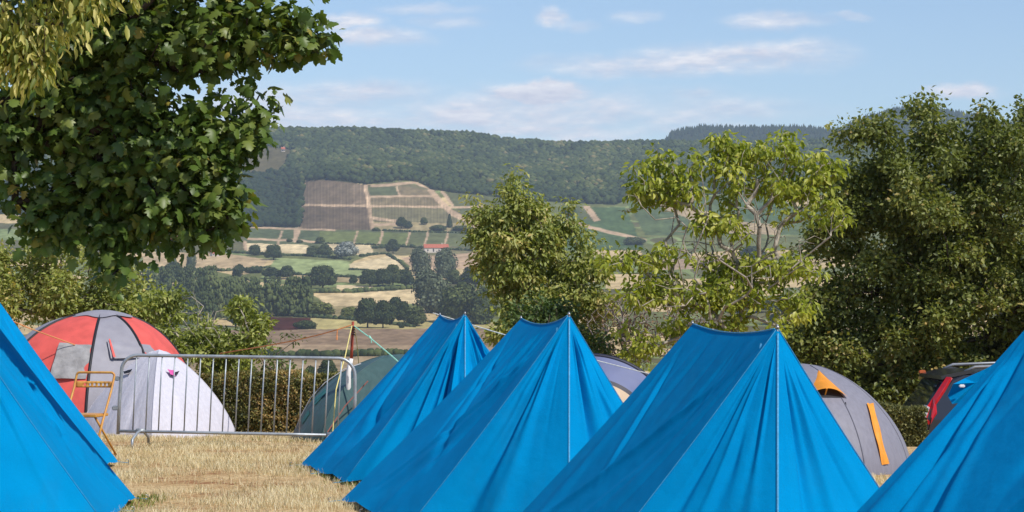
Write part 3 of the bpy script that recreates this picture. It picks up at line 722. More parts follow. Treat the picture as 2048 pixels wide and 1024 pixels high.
# ------------------------------------------------------------------ hedges
def hedge(name, label, A, B, wdt, hgt, m, nleaf, L=.05):
    A = Vector(A); B = Vector(B); n = nleaf
    root = empty(name, (A + B) / 2, label, 'hedge')
    t = rng.uniform(-.01, 1.01, n); ax = (B - A); L0 = ax.length; ax.normalize(); nr = np.array([ax.y, -ax.x, 0.])
    side = rng.uniform(0, 1, n)
    hh = hgt * (1 + .10 * (fbm(t * 9, t * 0 + 1, 61) - .5) * 2)
    # points on front, back and top faces of a rounded box
    f = rng.choice([0, 1, 2], n, p=[.55, .15, .30])
    s = np.where(f == 0, wdt / 2, np.where(f == 1, -wdt / 2, rng.uniform(-wdt / 2, wdt / 2, n)))
    z = np.where(f == 2, hh, rng.uniform(0, 1, n) * hh)
    bul = (fbm(t * L0 * 2.2, z * 3.5, 62) - .5) * .22
    s = s + np.where(f == 2, 0, np.sign(s) * bul) + rng.normal(0, .02, n); z = z + np.where(f == 2, bul * .5, 0)
    a = np.array(A); b = np.array(B)
    base = a[None] * (1 - t)[:, None] + b[None] * t[:, None]
    c = base + nr[None] * s[:, None]; c[:, 2] += z
    outn = np.where(f[:, None] == 2, np.array([0, 0, 1.]), nr[None] * np.sign(s)[:, None])
    V, Fc, k = leaf_arrays(c, outn * .6 + unit(n), outn * .5 + unit(n) * .8, rng.uniform(.6, 1.3, n) * L, rng.uniform(.3, .6, n) * L)
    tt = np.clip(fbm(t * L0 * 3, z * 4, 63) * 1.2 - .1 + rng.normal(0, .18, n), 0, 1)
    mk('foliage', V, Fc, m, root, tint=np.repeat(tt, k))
    # woody inside
    mb = MB(); q = 28
    for i in range(q):
        u = (i + .5) / q; p = A.lerp(B, u)
        for j in range(3):
            a2 = Vector((random.uniform(-.05, .05), random.uniform(-.1, .1), 0)); tp = p + Vector((random.uniform(-.15, .15), random.uniform(-.12, .12), hgt * .85))
            mb.tube([p + a2, p.lerp(tp, .5) + a2, tp], [.014, .011, .006], 4)
    mb.build('stems', darkbark, root)
    n2 = int(nleaf * .5); t = rng.uniform(0, 1, n2); c = a[None] * (1 - t)[:, None] + b[None] * t[:, None] + nr[None] * rng.uniform(-wdt * .42, wdt * .42, n2)[:, None]
    c[:, 2] += rng.uniform(0, hgt * .95, n2)
    V, Fc, k = leaf_arrays(c, unit(n2), unit(n2), np.full(n2, L * 1.3), np.full(n2, L * .7))
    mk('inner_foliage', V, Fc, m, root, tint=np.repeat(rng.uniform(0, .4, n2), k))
hmat = leafmat('hedge_leaves', [(0, (.05, .06, .018)), (.4, (.17, .17, .045)), (.75, (.34, .24, .08)), (1, (.46, .29, .11))], transl=.15, rough=.6)
hmat2 = leafmat('hedge_leaves_green', [(0, (.06, .065, .018)), (.5, (.15, .15, .045)), (1, (.28, .24, .08))], transl=.15, rough=.6)
ya = 30.6
hedge('clipped_hedge', 'clipped brownish hedge seen through the bars of the metal barrier', (-5.6, 31.2, gz(-5.6, 31.2)), (-1.2, 30.4, gz(-1.2, 30.4)), .5, .80, hmat, 26000)
hedge('clipped_hedge', 'low green clipped hedge between the orange-vented dome tent and the dark car', (3.9, 27.6, gz(3.9, 27.6)), (4.92, 27.5, gz(4.92, 27.5)), .5, .56, hmat2, 12000)

# ------------------------------------------------------------------ countryside trees
def far_tree_proto(kind):
    """unit tree: 1 m high, 1 m wide, base at origin"""
    V = []; T = []; Fs = []
    if kind == 'oak': cs = [((x, y, z), r) for x, y, z, r in [(0, 0, .55, .34), (.22, .1, .45, .24), (-.24, -.1, .45, .25), (.05, -.2, .42, .26), (-.05, .22, .45, .24), (.13, -.05, .74, .23), (-.14, .06, .72, .22), (.3, -.12, .34, .17), (-.32, .1, .33, .17), (0, -.3, .34, .2)]]
    elif kind == 'round': cs = [((0, 0, .5), .42), ((.1, -.1, .7), .25), ((-.18, 0, .65), .24), ((.2, 0, .4), .27), ((-.2, -.1, .35), .28), ((0, -.2, .3), .28)]
    elif kind == 'poplar': cs = [((random.uniform(-.18, .18), random.uniform(-.18, .18), z), r) for z, r in [(.18, .26), (.3, .32), (.42, .34), (.55, .33), (.66, .29), (.78, .23), (.88, .14), (.35, .3), (.6, .3)]]
    elif kind == 'bush': cs = [((random.uniform(-.3, .3), random.uniform(-.3, .3), random.uniform(.25, .55)), random.uniform(.2, .34)) for _ in range(9)]
    else: cs = [((0, 0, z), .42 * (1 - z) + .03) for z in (.12, .25, .38, .5, .62, .74, .86)]
    per = 420
    C = []; Nn = []
    for c, r in cs:
        u = unit(per); rr = r * (1 + rng.normal(0, .11, per))
        p = np.array(c) + u * rr[:, None] * np.array([1, 1, .85]); C.append(p); Nn.append(u)
    C = np.concatenate(C); Nn = np.concatenate(Nn)
    ok = C[:, 2] > .05; C = C[ok]; Nn = Nn[ok]; n = len(C)
    V, Fc, k = leaf_arrays(C, np.cross(Nn, unit(n)) + Nn * .3, Nn + unit(n) * .45, rng.uniform(.05, .10, n), rng.uniform(.05, .10, n))
    tt = np.clip(.5 + rng.normal(0, .2, n) + (vnoise(C[:, 0] * 7 + 9, C[:, 2] * 7 + C[:, 1] * 5, 71) - .5) * .7, 0, 1)
    # rough inner masses keep the crown opaque
    B = []; Bf = []; off = len(V)
    for c, r in cs:
        b = np.array(c) + IV1 * r * .86 * (1 + rng.uniform(-.12, .12, (len(IV1), 1))) * np.array([1, 1, .85]); b[:, 2] = np.maximum(b[:, 2], .05)
        B.append(b); Bf.append(IF1 + off); off += len(IV1)
    V = np.concatenate([V] + B); Fc = np.concatenate([Fc] + Bf)
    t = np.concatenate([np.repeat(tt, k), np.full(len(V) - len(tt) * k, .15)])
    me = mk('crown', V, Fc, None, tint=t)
    mb = MB(); mb.tube([(0, 0, -.04), (.01, 0, .15), (0, .01, .4)], [.04, .03, .02], 6); mb.tube([(0, 0, .18), (.12, .02, .42)], [.02, .008], 5); mb.tube([(0, 0, .2), (-.13, -.03, .45)], [.02, .008], 5)
    tr = mb.build('trunk', darkbark)
    return me, tr
protos = {k: far_tree_proto(k) for k in ('oak', 'round', 'poplar', 'bush', 'conifer')}
tmats = {'dark': leafmat('dark_tree_leaves', [(0, (.022, .034, .014)), (.5, (.042, .060, .022)), (1, (.085, .105, .035))], transl=0, rough=.8, spec=.1),
         'mid': leafmat('mid_tree_leaves', [(0, (.04, .055, .02)), (.5, (.075, .095, .032)), (1, (.13, .15, .05))], transl=0, rough=.8, spec=.1),
         'grey': leafmat('greyish_tree_leaves', [(0, (.06, .075, .045)), (.5, (.105, .125, .07)), (1, (.17, .19, .11))], transl=0, rough=.8, spec=.1),
         'silver': leafmat('silver_tree_leaves', [(0, (.12, .13, .11)), (.5, (.25, .27, .24)), (1, (.40, .42, .38))], transl=0, rough=.8, spec=.1),
         'light': leafmat('light_tree_leaves', [(0, (.07, .08, .02)), (.5, (.13, .15, .035)), (1, (.2, .22, .06))], transl=0, rough=.8, spec=.1)}
mesh_cache = {}
def far_tree(px, by, h, wpx, kind, mt, label, group=None, name=None, D=None):
    if D is None: D = find_D(px, by)
    key = (kind, mt)
    if key not in mesh_cache:
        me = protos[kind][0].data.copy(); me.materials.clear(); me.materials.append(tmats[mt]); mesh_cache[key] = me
    x = (px - 1024) / F * D; z = float(terr_z(np.array([px]), np.array([D]))[0])
    root = empty(name or 'tree', (x, D, z - .3), label, 'bush' if kind == 'bush' else 'tree', group)
    s = D / F
    c = bpy.data.objects.new('crown', mesh_cache[key]); COL.objects.link(c); c.parent = root
    t = bpy.data.objects.new('trunk', protos[kind][1].data); COL.objects.link(t); t.parent = root
    root.scale = (wpx * s, wpx * s, h * s * 1.06); root.rotation_euler = (0, 0, random.uniform(0, 6.28))
GV = 'trees dotted over the valley fields'
T_ = [
 (509, 511, 22, 26, 'round', 'dark', 'round dark tree, left of the pair on the tan strip field'),
 (547, 520, 31, 34, 'oak', 'dark', 'larger dark tree of the pair on the tan strip field, reaching below it'),
 (627, 513, 22, 30, 'round', 'mid', 'mid green tree left of the silver-grey tree'),
 (650, 514, 26, 30, 'oak', 'mid', 'rounded green tree touching the silver-grey tree on its left side'),
 (641, 487, 14, 20, 'round', 'mid', 'small tree above the green trees beside the silver-grey one'),
 (693, 518, 35, 50, 'oak', 'silver', 'silver-grey spreading tree in the middle of the valley'),
 (786, 507, 29, 28, 'oak', 'dark', 'dark tree standing alone left of the red-roofed farmhouse'),
 (645, 578, 47, 56, 'oak', 'dark', 'big round dark oak at the left end of the long tan field'),
 (574, 558, 27, 31, 'oak', 'dark', 'dark round tree below the green meadow, left of the big oak'),
 (543, 557, 23, 42, 'oak', 'dark', 'wide dark tree at the left foot of the green meadow'),
 (505, 546, 15, 36, 'bush', 'dark', 'low spreading tree at the far left edge of the green meadow'),
 (476, 554, 24, 24, 'poplar', 'dark', 'narrow dark tree beside the tan field under the maple tips'),
 (707, 568, 18, 17, 'oak', 'dark', 'small dark tree between the big oak and the oak row'),
 (740, 573, 34, 40, 'oak', 'dark', 'first oak at the left of the dark row below the tan slope'),
 (766, 573, 36, 38, 'oak', 'dark', 'second oak of the dark row below the tan slope'),
 (786, 572, 43, 42, 'oak', 'mid', 'tallest oak of the row below the tan slope'),
 (810, 572, 34, 36, 'round', 'dark', 'last oak at the right of the row below the tan slope'),
 (840, 552, 52, 44, 'poplar', 'grey', 'greyish tall tree below the left gable of the farmhouse'),
 (888, 556, 56, 52, 'poplar', 'grey', 'greyish tall tree below the right gable of the farmhouse'),
 (950, 574, 42, 56, 'oak', 'dark', 'dark wide oak beside the bushy olive tree'),
 (905, 568, 30, 36, 'round', 'mid', 'green tree at the foot of the greyish tall trees'),
 (862, 626, 80, 80, 'poplar', 'grey', 'largest grey-green willow left of the blue tents, upper one'),
 (915, 645, 74, 84, 'poplar', 'mid', 'broad grey-green willow right above the farthest blue tent'),
 (962, 648, 68, 70, 'poplar', 'mid', 'willow half hidden by the bushy olive tree'),
 (832, 652, 40, 44, 'round', 'mid', 'green round tree at the foot of the big willows'),
 (735, 656, 60, 54, 'oak', 'dark', 'tall dark oak above the red and white pole'),
 (766, 656, 56, 46, 'oak', 'dark', 'dark oak just right of the tall one above the pole'),
 (791, 634, 40, 42, 'oak', 'dark', 'dark oak in front of the lower right end of the tan field'),
 (808, 646, 44, 34, 'oak', 'dark', 'narrow dark oak left of the big willows'),
 (640, 633, 30, 56, 'round', 'light', 'light green bushy tree right of the poplar wood'),
 (699, 637, 24, 36, 'round', 'light', 'light green round bush between poplar wood and dark oaks'),
 (803, 656, 9, 11, 'round', 'dark', 'tiny round bush standing alone on the pasture strip'),
 (803, 457, 23, 24, 'oak', 'dark', 'dark tree at the foot of the vineyard hill'),
 (817, 457, 15, 18, 'round', 'dark', 'smaller dark tree right beside the tree at the vineyard foot'),
 (848, 450, 15, 15, 'oak', 'mid', 'small tree by the track at the bottom of the vineyard'),
 (899, 455, 27, 15, 'conifer', 'dark', 'pointed dark conifer by the vineyard road'),
 (880, 462, 15, 34, 'bush', 'mid', 'shrubs left of the pointed conifer'),
 (925, 462, 13, 40, 'bush', 'mid', 'shrubs right of the pointed conifer'),
 (751, 462, 9, 14, 'bush', 'mid', 'low bush at the lower corner of the brown vineyard'),
 (580, 484, 9, 12, 'bush', 'mid', 'left one of two small bushes on the track below the shaded wood'),
 (600, 486, 9, 12, 'bush', 'mid', 'right one of two small bushes on the track below the shaded wood'),
 (345, 546, 30, 18, 'poplar', 'grey', 'slim grey poplar left of the two behind the maple tips'),
 (382, 546, 40, 22, 'poplar', 'grey', 'slim grey poplar right of the two behind the maple tips'),
 (348, 558, 34, 40, 'round', 'dark', 'dark round tree in front of the slim grey poplars, left'),
 (418, 560, 28, 36, 'round', 'dark', 'dark round tree above the poplar wood under the maple tips'),
 (655, 762, 46, 40, 'oak', 'dark', 'dark tree just behind the hedge under the pole'),
 (622, 764, 34, 24, 'round', 'dark', 'small dark tree behind the hedge, left of the pole'),
 (500, 764, 36, 36, 'round', 'dark', 'dark tree behind the barrier top, left of the sapling'),
 (605, 658, 22, 44, 'bush', 'dark', 'dark bush at the right end of the maroon field'),
 (628, 658, 14, 10, 'conifer', 'dark', 'tiny pointed shrub at the corner of the maroon field'),
 (1138, 430, 18, 30, 'bush', 'mid', 'bush at the left top of the dark green vineyard'),
 (1270, 490, 20, 40, 'bush', 'mid', 'bush at the right end of the dark green vineyard'),
 (1505, 520, 28, 60, 'oak', 'dark', 'dark tree behind the open walnut crown'),
 (1590, 650, 60, 110, 'round', 'mid', 'broad green tree far behind the walnut, right of its trunk'),
 (1300, 560, 20, 50, 'bush', 'mid', 'bush in the fields behind the left walnut limbs'),
 (1500, 625, 40, 90, 'oak', 'dark', 'dark tree far behind the lower walnut limbs'),
]
for (px, by, h, wp, kd, mt, lb) in T_:
    far_tree(px, by, h, wp, kd, mt, lb, GV, name='bush' if kd == 'bush' else None)
# poplar wood at the left as one mass
C = []; Rr = []; Hh = []; tn = []
for i in range(150):
    px = rng.uniform(240, 622); f = rng.uniform(0, 1)
    by = 560 + 100 * f - (0 if px > 420 else 0)
    if by < 600 and px > 560: by += 40
    if px > 500: by = min(by, 633)
    D = find_D(px, by); s = D / F
    hp = rng.uniform(52, 72) if px > 400 else rng.uniform(34, 52)
    hp = min(hp, by - (552 if px > 430 else 530))
    if hp < 18: continue
    z0 = float(terr_z(np.array([px]), np.array([D]))[0]); x0 = (px - 1024) / F * D
    tt = rng.uniform(.1, .9) * (.6 if px < 420 else 1)
    for q in range(60):
        u = rng.uniform(.0, 1)
        rr = hp * s * .085 * (1.25 - u * .7)
        C.append((x0 + rng.normal(0, hp * s * .085), D + rng.normal(0, hp * s * .085), z0 + hp * s * (.15 + .8 * u))); Rr.append(rr * rng.uniform(.5, 1)); Hh.append(rr * rng.uniform(.9, 1.8)); tn.append(tt)
pw = blobs('poplar_wood', np.array(C), np.array(Rr), tmats['mid'], H=np.array(Hh), tint=np.clip(np.array(tn), 0, 1), rough=.35)
pw['kind'] = 'stuff'; tag(pw, 'dark green poplar wood in the valley left of the tan field', 'wood')
# field hedgerows, each a thing
def hedgerow(label, pts, hp, mt='dark', step=3.0):
    C = []; R = []
    for (x1, y1), (x2, y2) in zip(pts[:-1], pts[1:]):
        n = max(2, int(math.hypot(x2 - x1, (y2 - y1) * 3) / step))
        for i in range(n):
            t = (i + rng.uniform(0, 1)) / n; px = x1 + (x2 - x1) * t; py = y1 + (y2 - y1) * t
            D = find_D(px, py); s = D / F; r = hp * s * .5 * rng.uniform(.6, 1.5)
            C.append(((px - 1024) / F * D, D + rng.normal(0, r * .4), float(terr_z(np.array([px]), np.array([D]))[0]) + r * .6)); R.append(r)
    o = blobs('field_hedge', np.array(C), np.array(R), tmats[mt], H=np.array(R) * .9, base=IV, bf=IF, rough=.2)
    return tag(o, label, 'hedge', 'hedgerows between the valley fields')
hedgerow('dark hedgerow under the tan strip with the pair of trees', [(450, 505), (530, 510), (615, 513), (700, 520)], 6)
hedgerow('hedgerow along the lower edge of the green meadow', [(560, 549), (640, 552), (735, 557)], 6)
hedgerow('hedgerow curving beside the tan slope under the farmhouse', [(720, 514), (770, 508), (800, 525), (815, 540)], 6)
hedgerow('straight hedgerow above the long tan field', [(625, 586), (700, 586), (780, 580), (830, 578)], 9, 'mid')
hedgerow('dark hedgerow running from the light green tree to the oaks', [(590, 634), (700, 640), (830, 655)], 8)
hedgerow('dark lumpy hedgerow along the near end of the ploughed field', [(480, 712), (560, 714), (640, 714), (700, 713), (800, 712), (900, 712)], 14)
hedgerow('hedgerow at the far end of the valley under the maple tips', [(290, 537), (380, 541), (450, 543), (540, 535)], 6)
hedgerow('thin hedge at the lower edge of the tan slope', [(697, 540), (740, 541)], 5)
hedgerow('dark hedgerow left of the red-roofed farmhouse', [(744, 498), (800, 494), (845, 497)], 7)
hedgerow('hedge strip right of the farmhouse yard', [(900, 500), (960, 503), (1000, 506)], 6)
hedgerow('hedge line below the row of green vine plots', [(625, 487), (700, 489), (800, 492)], 4)
hedgerow('hedge line at the foot of the brown vineyard', [(745, 461), (820, 464), (960, 468)], 4)

# farmhouses
roofm = mat('clay_tiles', (.42, .13, .08), .9, var=.25, scale=1.5, spec=.1)
wallm = mat('lime_render', (.62, .54, .46), .9, var=.12, scale=.4, spec=.1)
glassd = mat('dark_opening', (.05, .045, .045), .4)
def house(label, px, by, wpx, hpx, rot=.15, depth=.5):
    D = find_D(px, by); s = D / F; x = (px - 1024) / F * D; z = float(terr_z(np.array([px]), np.array([D]))[0]) - .5
    W = wpx * s; Hh = hpx * s; dp = W * depth; R = Euler((0, 0, rot))
    root = empty('farmhouse', (x, D, z), label, 'house')
    O = Vector((x, D, z)); Rm = R.to_matrix(); tr = lambda p: O + Rm @ Vector(p)
    mb = MB(); wl = Hh * .58
    v = [(-W/2, -dp/2, 0), (W/2, -dp/2, 0), (W/2, dp/2, 0), (-W/2, dp/2, 0), (-W/2, -dp/2, wl), (W/2, -dp/2, wl), (W/2, dp/2, wl), (-W/2, dp/2, wl), (-W/2, 0, Hh * .97), (W/2, 0, Hh * .97)]
    mb.add([tr(p) for p in v], [(0, 1, 5, 4), (1, 2, 6, 9, 5), (2, 3, 7, 6), (3, 0, 4, 8, 7)]); mb.build('walls', wallm, root)
    mb = MB(); e = .5; th = .35
    for sg in (-1, 1):
        a = [(-W/2 - e, sg * (dp/2 + e), wl - .3), (W/2 + e, sg * (dp/2 + e), wl - .3), (W/2 + e, 0, Hh), (-W/2 - e, 0, Hh)]
        mb.add([tr(p) for p in a] + [tr((p[0], p[1], p[2] + th)) for p in a], [(0, 1, 2, 3), (7, 6, 5, 4), (0, 4, 5, 1), (1, 5, 6, 2), (2, 6, 7, 3), (3, 7, 4, 0)])
    rf = mb.build('roof', roofm, root)
    mb = MB(); mb.box(tr((W * .25, 0, Hh + .6)), 1.0, .8, 2.0, R); mb.build('chimney', wallm, rf)
    for k in range(4):
        mb = MB(); xx = -W/2 + W * (k + .6) / 4.3
        mb.box(tr((xx, -dp/2 - .02, wl * .5)), 1.3, .12, wl * (.35 if k != 1 else .6), R); mb.build('window' if k != 1 else 'door', glassd, root)
house('red-roofed farmhouse with pale walls in the middle of the valley', 872, 505, 48, 17, .12)
house('pale house partly hidden under the lower tips of the maple', 430, 512, 16, 11, .5, .8)
house('red-roofed house glimpsed between the lower maple leaves', 350, 486, 34, 14, -.1)
house('tiny white hut in the clearing high on the forested hill', 566, 303, 7, 9, .3, 1.0)

# ------------------------------------------------------------------ blue ridge tents
def canvas_mat():
    m, t, o = nodemat('blue_canvas')
    b = N(t, 'ShaderNodeBsdfPrincipled'); b.inputs['Roughness'].default_value = .95; b.inputs['Specular IOR Level'].default_value = .04
    tcd = N(t, 'ShaderNodeTexCoord')
    n1 = N(t, 'ShaderNodeTexNoise'); n1.inputs['Scale'].default_value = 2.3; n1.inputs['Detail'].default_value = 6; t.links.new(tcd.outputs['Object'], n1.inputs['Vector'])
    n2 = N(t, 'ShaderNodeTexNoise'); n2.inputs['Scale'].default_value = 130; n2.inputs['Detail'].default_value = 3; t.links.new(tcd.outputs['Object'], n2.inputs['Vector'])
    ad = M(t, 'ADD', M(t, 'MULTIPLY', n1.outputs[0], .6), M(t, 'MULTIPLY', n2.outputs[0], .4))
    r = N(t, 'ShaderNodeValToRGB'); e = r.color_ramp.elements
    e[0].position = .35; e[0].color = (.0, .21, .475, 1); e[1].position = .65; e[1].color = (.0, .265, .585, 1)
    t.links.new(ad, r.inputs[0])
    # weather stains and sun fading in long blotches
    mps = N(t, 'ShaderNodeMapping'); mps.inputs['Scale'].default_value = (3.2, 1.1, 1.0); t.links.new(tcd.outputs['Object'], mps.inputs[0])
    n5 = N(t, 'ShaderNodeTexNoise'); n5.inputs['Scale'].default_value = 1.3; n5.inputs['Detail'].default_value = 6; n5.inputs['Roughness'].default_value = .7; t.links.new(mps.outputs[0], n5.inputs['Vector'])
    sr = N(t, 'ShaderNodeMapRange'); sr.inputs['From Min'].default_value = .52; sr.inputs['From Max'].default_value = .8; sr.inputs['To Max'].default_value = .45; t.links.new(n5.outputs[0], sr.inputs['Value'])
    sx = N(t, 'ShaderNodeMix', data_type='RGBA'); sx.inputs[7].default_value = (.012, .20, .41, 1); t.links.new(sr.outputs[0], sx.inputs[0]); t.links.new(r.outputs[0], sx.inputs[6])
    oi = N(t, 'ShaderNodeObjectInfo'); 
    vv_ = N(t, 'ShaderNodeMapRange'); vv_.inputs['To Min'].default_value = .92; vv_.inputs['To Max'].default_value = 1.06; t.links.new(oi.outputs['Random'], vv_.inputs['Value'])
    vm_ = N(t, 'ShaderNodeVectorMath', operation='SCALE'); t.links.new(sx.outputs[2], vm_.inputs[0]); t.links.new(vv_.outputs[0], vm_.inputs['Scale'])
    t.links.new(vm_.outputs[0], b.inputs['Base Color'])
    bp = N(t, 'ShaderNodeBump'); bp.inputs['Strength'].default_value = .25; bp.inputs['Distance'].default_value = .003
    t.links.new(n2.outputs[0], bp.inputs['Height']); 
    n3 = N(t, 'ShaderNodeTexNoise'); n3.inputs['Scale'].default_value = 9; n3.inputs['Detail'].default_value = 3; t.links.new(tcd.outputs['Object'], n3.inputs['Vector'])
    bp2 = N(t, 'ShaderNodeBump'); bp2.inputs['Strength'].default_value = .35; bp2.inputs['Distance'].default_value = .02
    t.links.new(n3.outputs[0], bp2.inputs['Height']); t.links.new(bp.outputs[0], bp2.inputs['Normal']); t.links.new(bp2.outputs[0], b.inputs['Normal'])
    tr = N(t, 'ShaderNodeBsdfTranslucent'); t.links.new(r.outputs[0], tr.inputs[0])
    ms = N(t, 'ShaderNodeMixShader'); ms.inputs[0].default_value = .1
    t.links.new(b.outputs[0], ms.inputs[1]); t.links.new(tr.outputs[0], ms.inputs[2]); t.links.new(ms.outputs[0], o.inputs[0])
    return m
blue = canvas_mat()
seamm = mat('pale_blue_tape', (.05, .28, .50), .7, var=.2, scale=50)
zipm = mat('zip_tape', (.07, .31, .53), .7, var=.25, scale=80)
polem = mat('tent_pole_steel', (.45, .45, .45), .35, metal=.9)
pegm = mat('peg_steel', (.35, .35, .36), .4, metal=.8)
ropew = mat('white_cord', (.6, .58, .54), .8, var=.25, scale=60)

def panel_pts(A, B, C, Dd, nu, nv, sag, ridge_sag, creases, amp, seed, scallop=.0):
    """corner points: A(u0,v0) B(u1,v0) C(u0,v1) D(u1,v1); v runs from ridge to ground"""
    u = np.linspace(0, 1, nu)[None, :, None]; v = np.linspace(0, 1, nv)[:, None, None]
    A, B, C, Dd = [np.array(q) for q in (A, B, C, Dd)]
    Pp = (A * (1 - u) + B * u) * (1 - v) + (C * (1 - u) + Dd * u) * v
    du = (B - A) * .5 + (Dd - C) * .5 + 1e-6; dv = (C + Dd) / 2 - (A + B) / 2
    n = np.cross(dv, du); n /= np.linalg.norm(n)
    if n[2] < 0: n = -n
    U = u[..., 0] + 0 * v[..., 0]; Vv = v[..., 0] + 0 * u[..., 0]
    win = np.clip(np.sin(PI * U), 0, 1) ** .45
    env = (Vv ** .45) * (1 - .55 * Vv)
    d = np.zeros_like(U)
    for (u0, u1, wd, a, v0, v1) in creases:
        c = u0 + (u1 - u0) * Vv
        wdv = wd * (.12 + .88 * Vv) if u0 != u1 or A is not B else wd
        g_ = np.exp(-((U - c) / wdv) ** 2)
        d += a * g_ * sm(v0, v0 + .15, Vv) * (1 - sm(v1 - .25, v1, Vv))
    d += .03 * (fbm(U * 4 + seed, Vv * 2.5, seed) - .47) * env
    Pp = Pp + n * (d * win * amp)[..., None]
    Pp[..., 2] -= sag * np.sin(PI * Vv)
    Pp[..., 2] -= ridge_sag * 4 * U * (1 - U) * (1 - Vv) ** 1.3
    # bottom hem lifts between the pegs
    Pp[..., 2] += scallop * (1 - np.abs(np.cos(PI * 2 * U))) * Vv ** 8
    return Pp
def tent(label, RF, RB, wl, wr, seed, amp=1.0, bellf=.75, rs=.05, extra_roof_left=(), extra_bell=(), BLx=None, group='blue ridge tents pitched in rows', right_extra=()):
    R_ = np.random.default_rng(seed)
    RF = Vector(RF); RB = Vector(RB)
    d = Vector((RB.x - RF.x, RB.y - RF.y, 0)).normalized(); lf = Vector((-1, 0, 0)); lf = (lf - d * lf.dot(d) * .8).normalized(); rt = -lf
    def gr_(p, dz=.03): return Vector((p.x, p.y, gz(p.x, p.y) + dz))
    FL = gr_(RF + lf * wl[0] - d * .10); BL = gr_(RB + lf * wl[1] + d * .05)
    FR = gr_(RF + rt * wr[0] - d * .10); BR = gr_(RB + rt * wr[1] + d * .05)
    FP = gr_(Vector((RF.x * (RF.y - bellf) / RF.y, RF.y - bellf, 0))); BP = gr_(RB + d * bellf)
    root = empty('ridge_tent', gr_((RF + RB) / 2, 0), label, 'tent', group)
    def rcre(n, lr=None):
        c = []
        for i in range(n):
            u0 = R_.uniform(.9, 1.0) if R_.uniform() < .7 else R_.uniform(0, .1)
            u1 = R_.uniform(.05, .98); c.append((u0, u1, R_.uniform(.025, .08), R_.choice([-1, 1]) * R_.uniform(.010, .030), R_.uniform(.0, .2), R_.uniform(.6, 1.15)))
        for i in range(n):   # short tension folds hanging from the ridge
            u0 = R_.uniform(.15, .85); c.append((u0, u0 + R_.uniform(-.12, .12), R_.uniform(.04, .09), -R_.uniform(.006, .018), 0, R_.uniform(.35, .6)))
        return c
    cl = rcre(9) + list(extra_roof_left); cr_ = rcre(9) + list(right_extra)
    LP = panel_pts(RB, RF, BL, FL, 150, 110, .022, rs, cl, amp, seed, .03)
    RP = panel_pts(RB, RF, BR, FR, 150, 110, .022, rs, cr_, amp, seed + 5, .03)
    mbV = np.concatenate([LP.reshape(-1, 3), RP.reshape(-1, 3)]); mbF = np.concatenate([grid_faces(150, 110), grid_faces(150, 110, off=150 * 110)])
    mk('roof', mbV, mbF, blue, root, smooth=True)
    def bell(ap, a, b, ex, nm, sd, back=False):
        cs = []
        for i in range(4):
            u = R_.uniform(.12, .9); cs.append((u, u + R_.uniform(-.05, .05), R_.uniform(.06, .17), R_.choice([-1, 1]) * R_.uniform(.010, .030), R_.uniform(.0, .35), R_.uniform(.9, 1.4)))
        for i in range(5):
            u = R_.uniform(.08, .92); cs.append((u + R_.uniform(-.25, .25), u, R_.uniform(.03, .08), R_.choice([-1, 1]) * R_.uniform(.003, .008), R_.uniform(.0, .5), R_.uniform(.7, 1.4)))
        cs += list(ex)
        pp = panel_pts(ap, ap + (b - a) * 1e-3, a, b, 110, 110, .022, 0, cs, amp, sd, .02)
        return pp
    # mirrored creases near the door run from the apex
    b1 = bell(RF, FL, FP, extra_bell, 'l', seed + 11); b2 = bell(RF, FP, FR, [(x[0] * .7 + .1,) + tuple(x[1:]) for x in extra_bell], 'r', seed + 12)
    mbV = np.concatenate([b1.reshape(-1, 3), b2.reshape(-1, 3)]); mbF = np.concatenate([grid_faces(110, 110), grid_faces(110, 110, off=12100)])
    mk('end_panel', mbV, mbF, blue, root, smooth=True)
    b3 = bell(RB, BL, BP, (), 'l', seed + 13); b4 = bell(RB, BP, BR, (), 'r', seed + 14)
    mbV = np.concatenate([b3.reshape(-1, 3), b4.reshape(-1, 3)])
    mk('end_panel', mbV, mbF.copy(), blue, root, smooth=True)
    def strip(pts, off, r, nm, m):
        mb = MB(); mb.tube([Vector(p) + Vector(off) for p in pts], r, 6); mb.build(nm, m, root, smooth=True)
    strip(LP[::5, -1], (-.002, -.003, .002), .0021, 'seam', seamm)
    strip(RP[::5, -1], (.002, -.003, .002), .0021, 'seam', seamm)
    strip(LP[0, ::6], (0, 0, .003), .0045, 'ridge_seam', seamm)
    # zip flap down the middle of the front
    zp = b1[2::4, -1]
    mb = MB(); V = []; nn = len(zp)
    for i, p in enumerate(zp):
        w_ = .0055
        for (sx, sy) in ((-w_, -.002), (-w_ * .6, -.006), (w_ * .6, -.006), (w_, -.002)): V.append((p[0] + sx, p[1] + sy - .002, p[2] + .001))
    mb.add(V, [(i * 4 + k, i * 4 + k + 1, i * 4 + k + 5, i * 4 + k + 4) for i in range(nn - 1) for k in range(3)]); mb.build('zip', zipm, root, smooth=True)
    for q in (RF, RB):
        mb = MB(); mb.tube([(q.x, q.y, gz(q.x, q.y)), (q.x, q.y, q.z + .022)], .006, 8); mb.tube([(q.x, q.y, q.z + .002), (q.x, q.y, q.z + .014)], [.012, .008], 8); mb.build('pole', polem, root, smooth=True)
    # little ventilation tab near each front apex
    mb = MB(); q = Vector(LP[6, 142]); mb.tube([q + Vector((-.005, -.012, .006)), q + Vector((-.012, -.02, -.03))], .005, 6); mb.build('toggle', zipm, root)
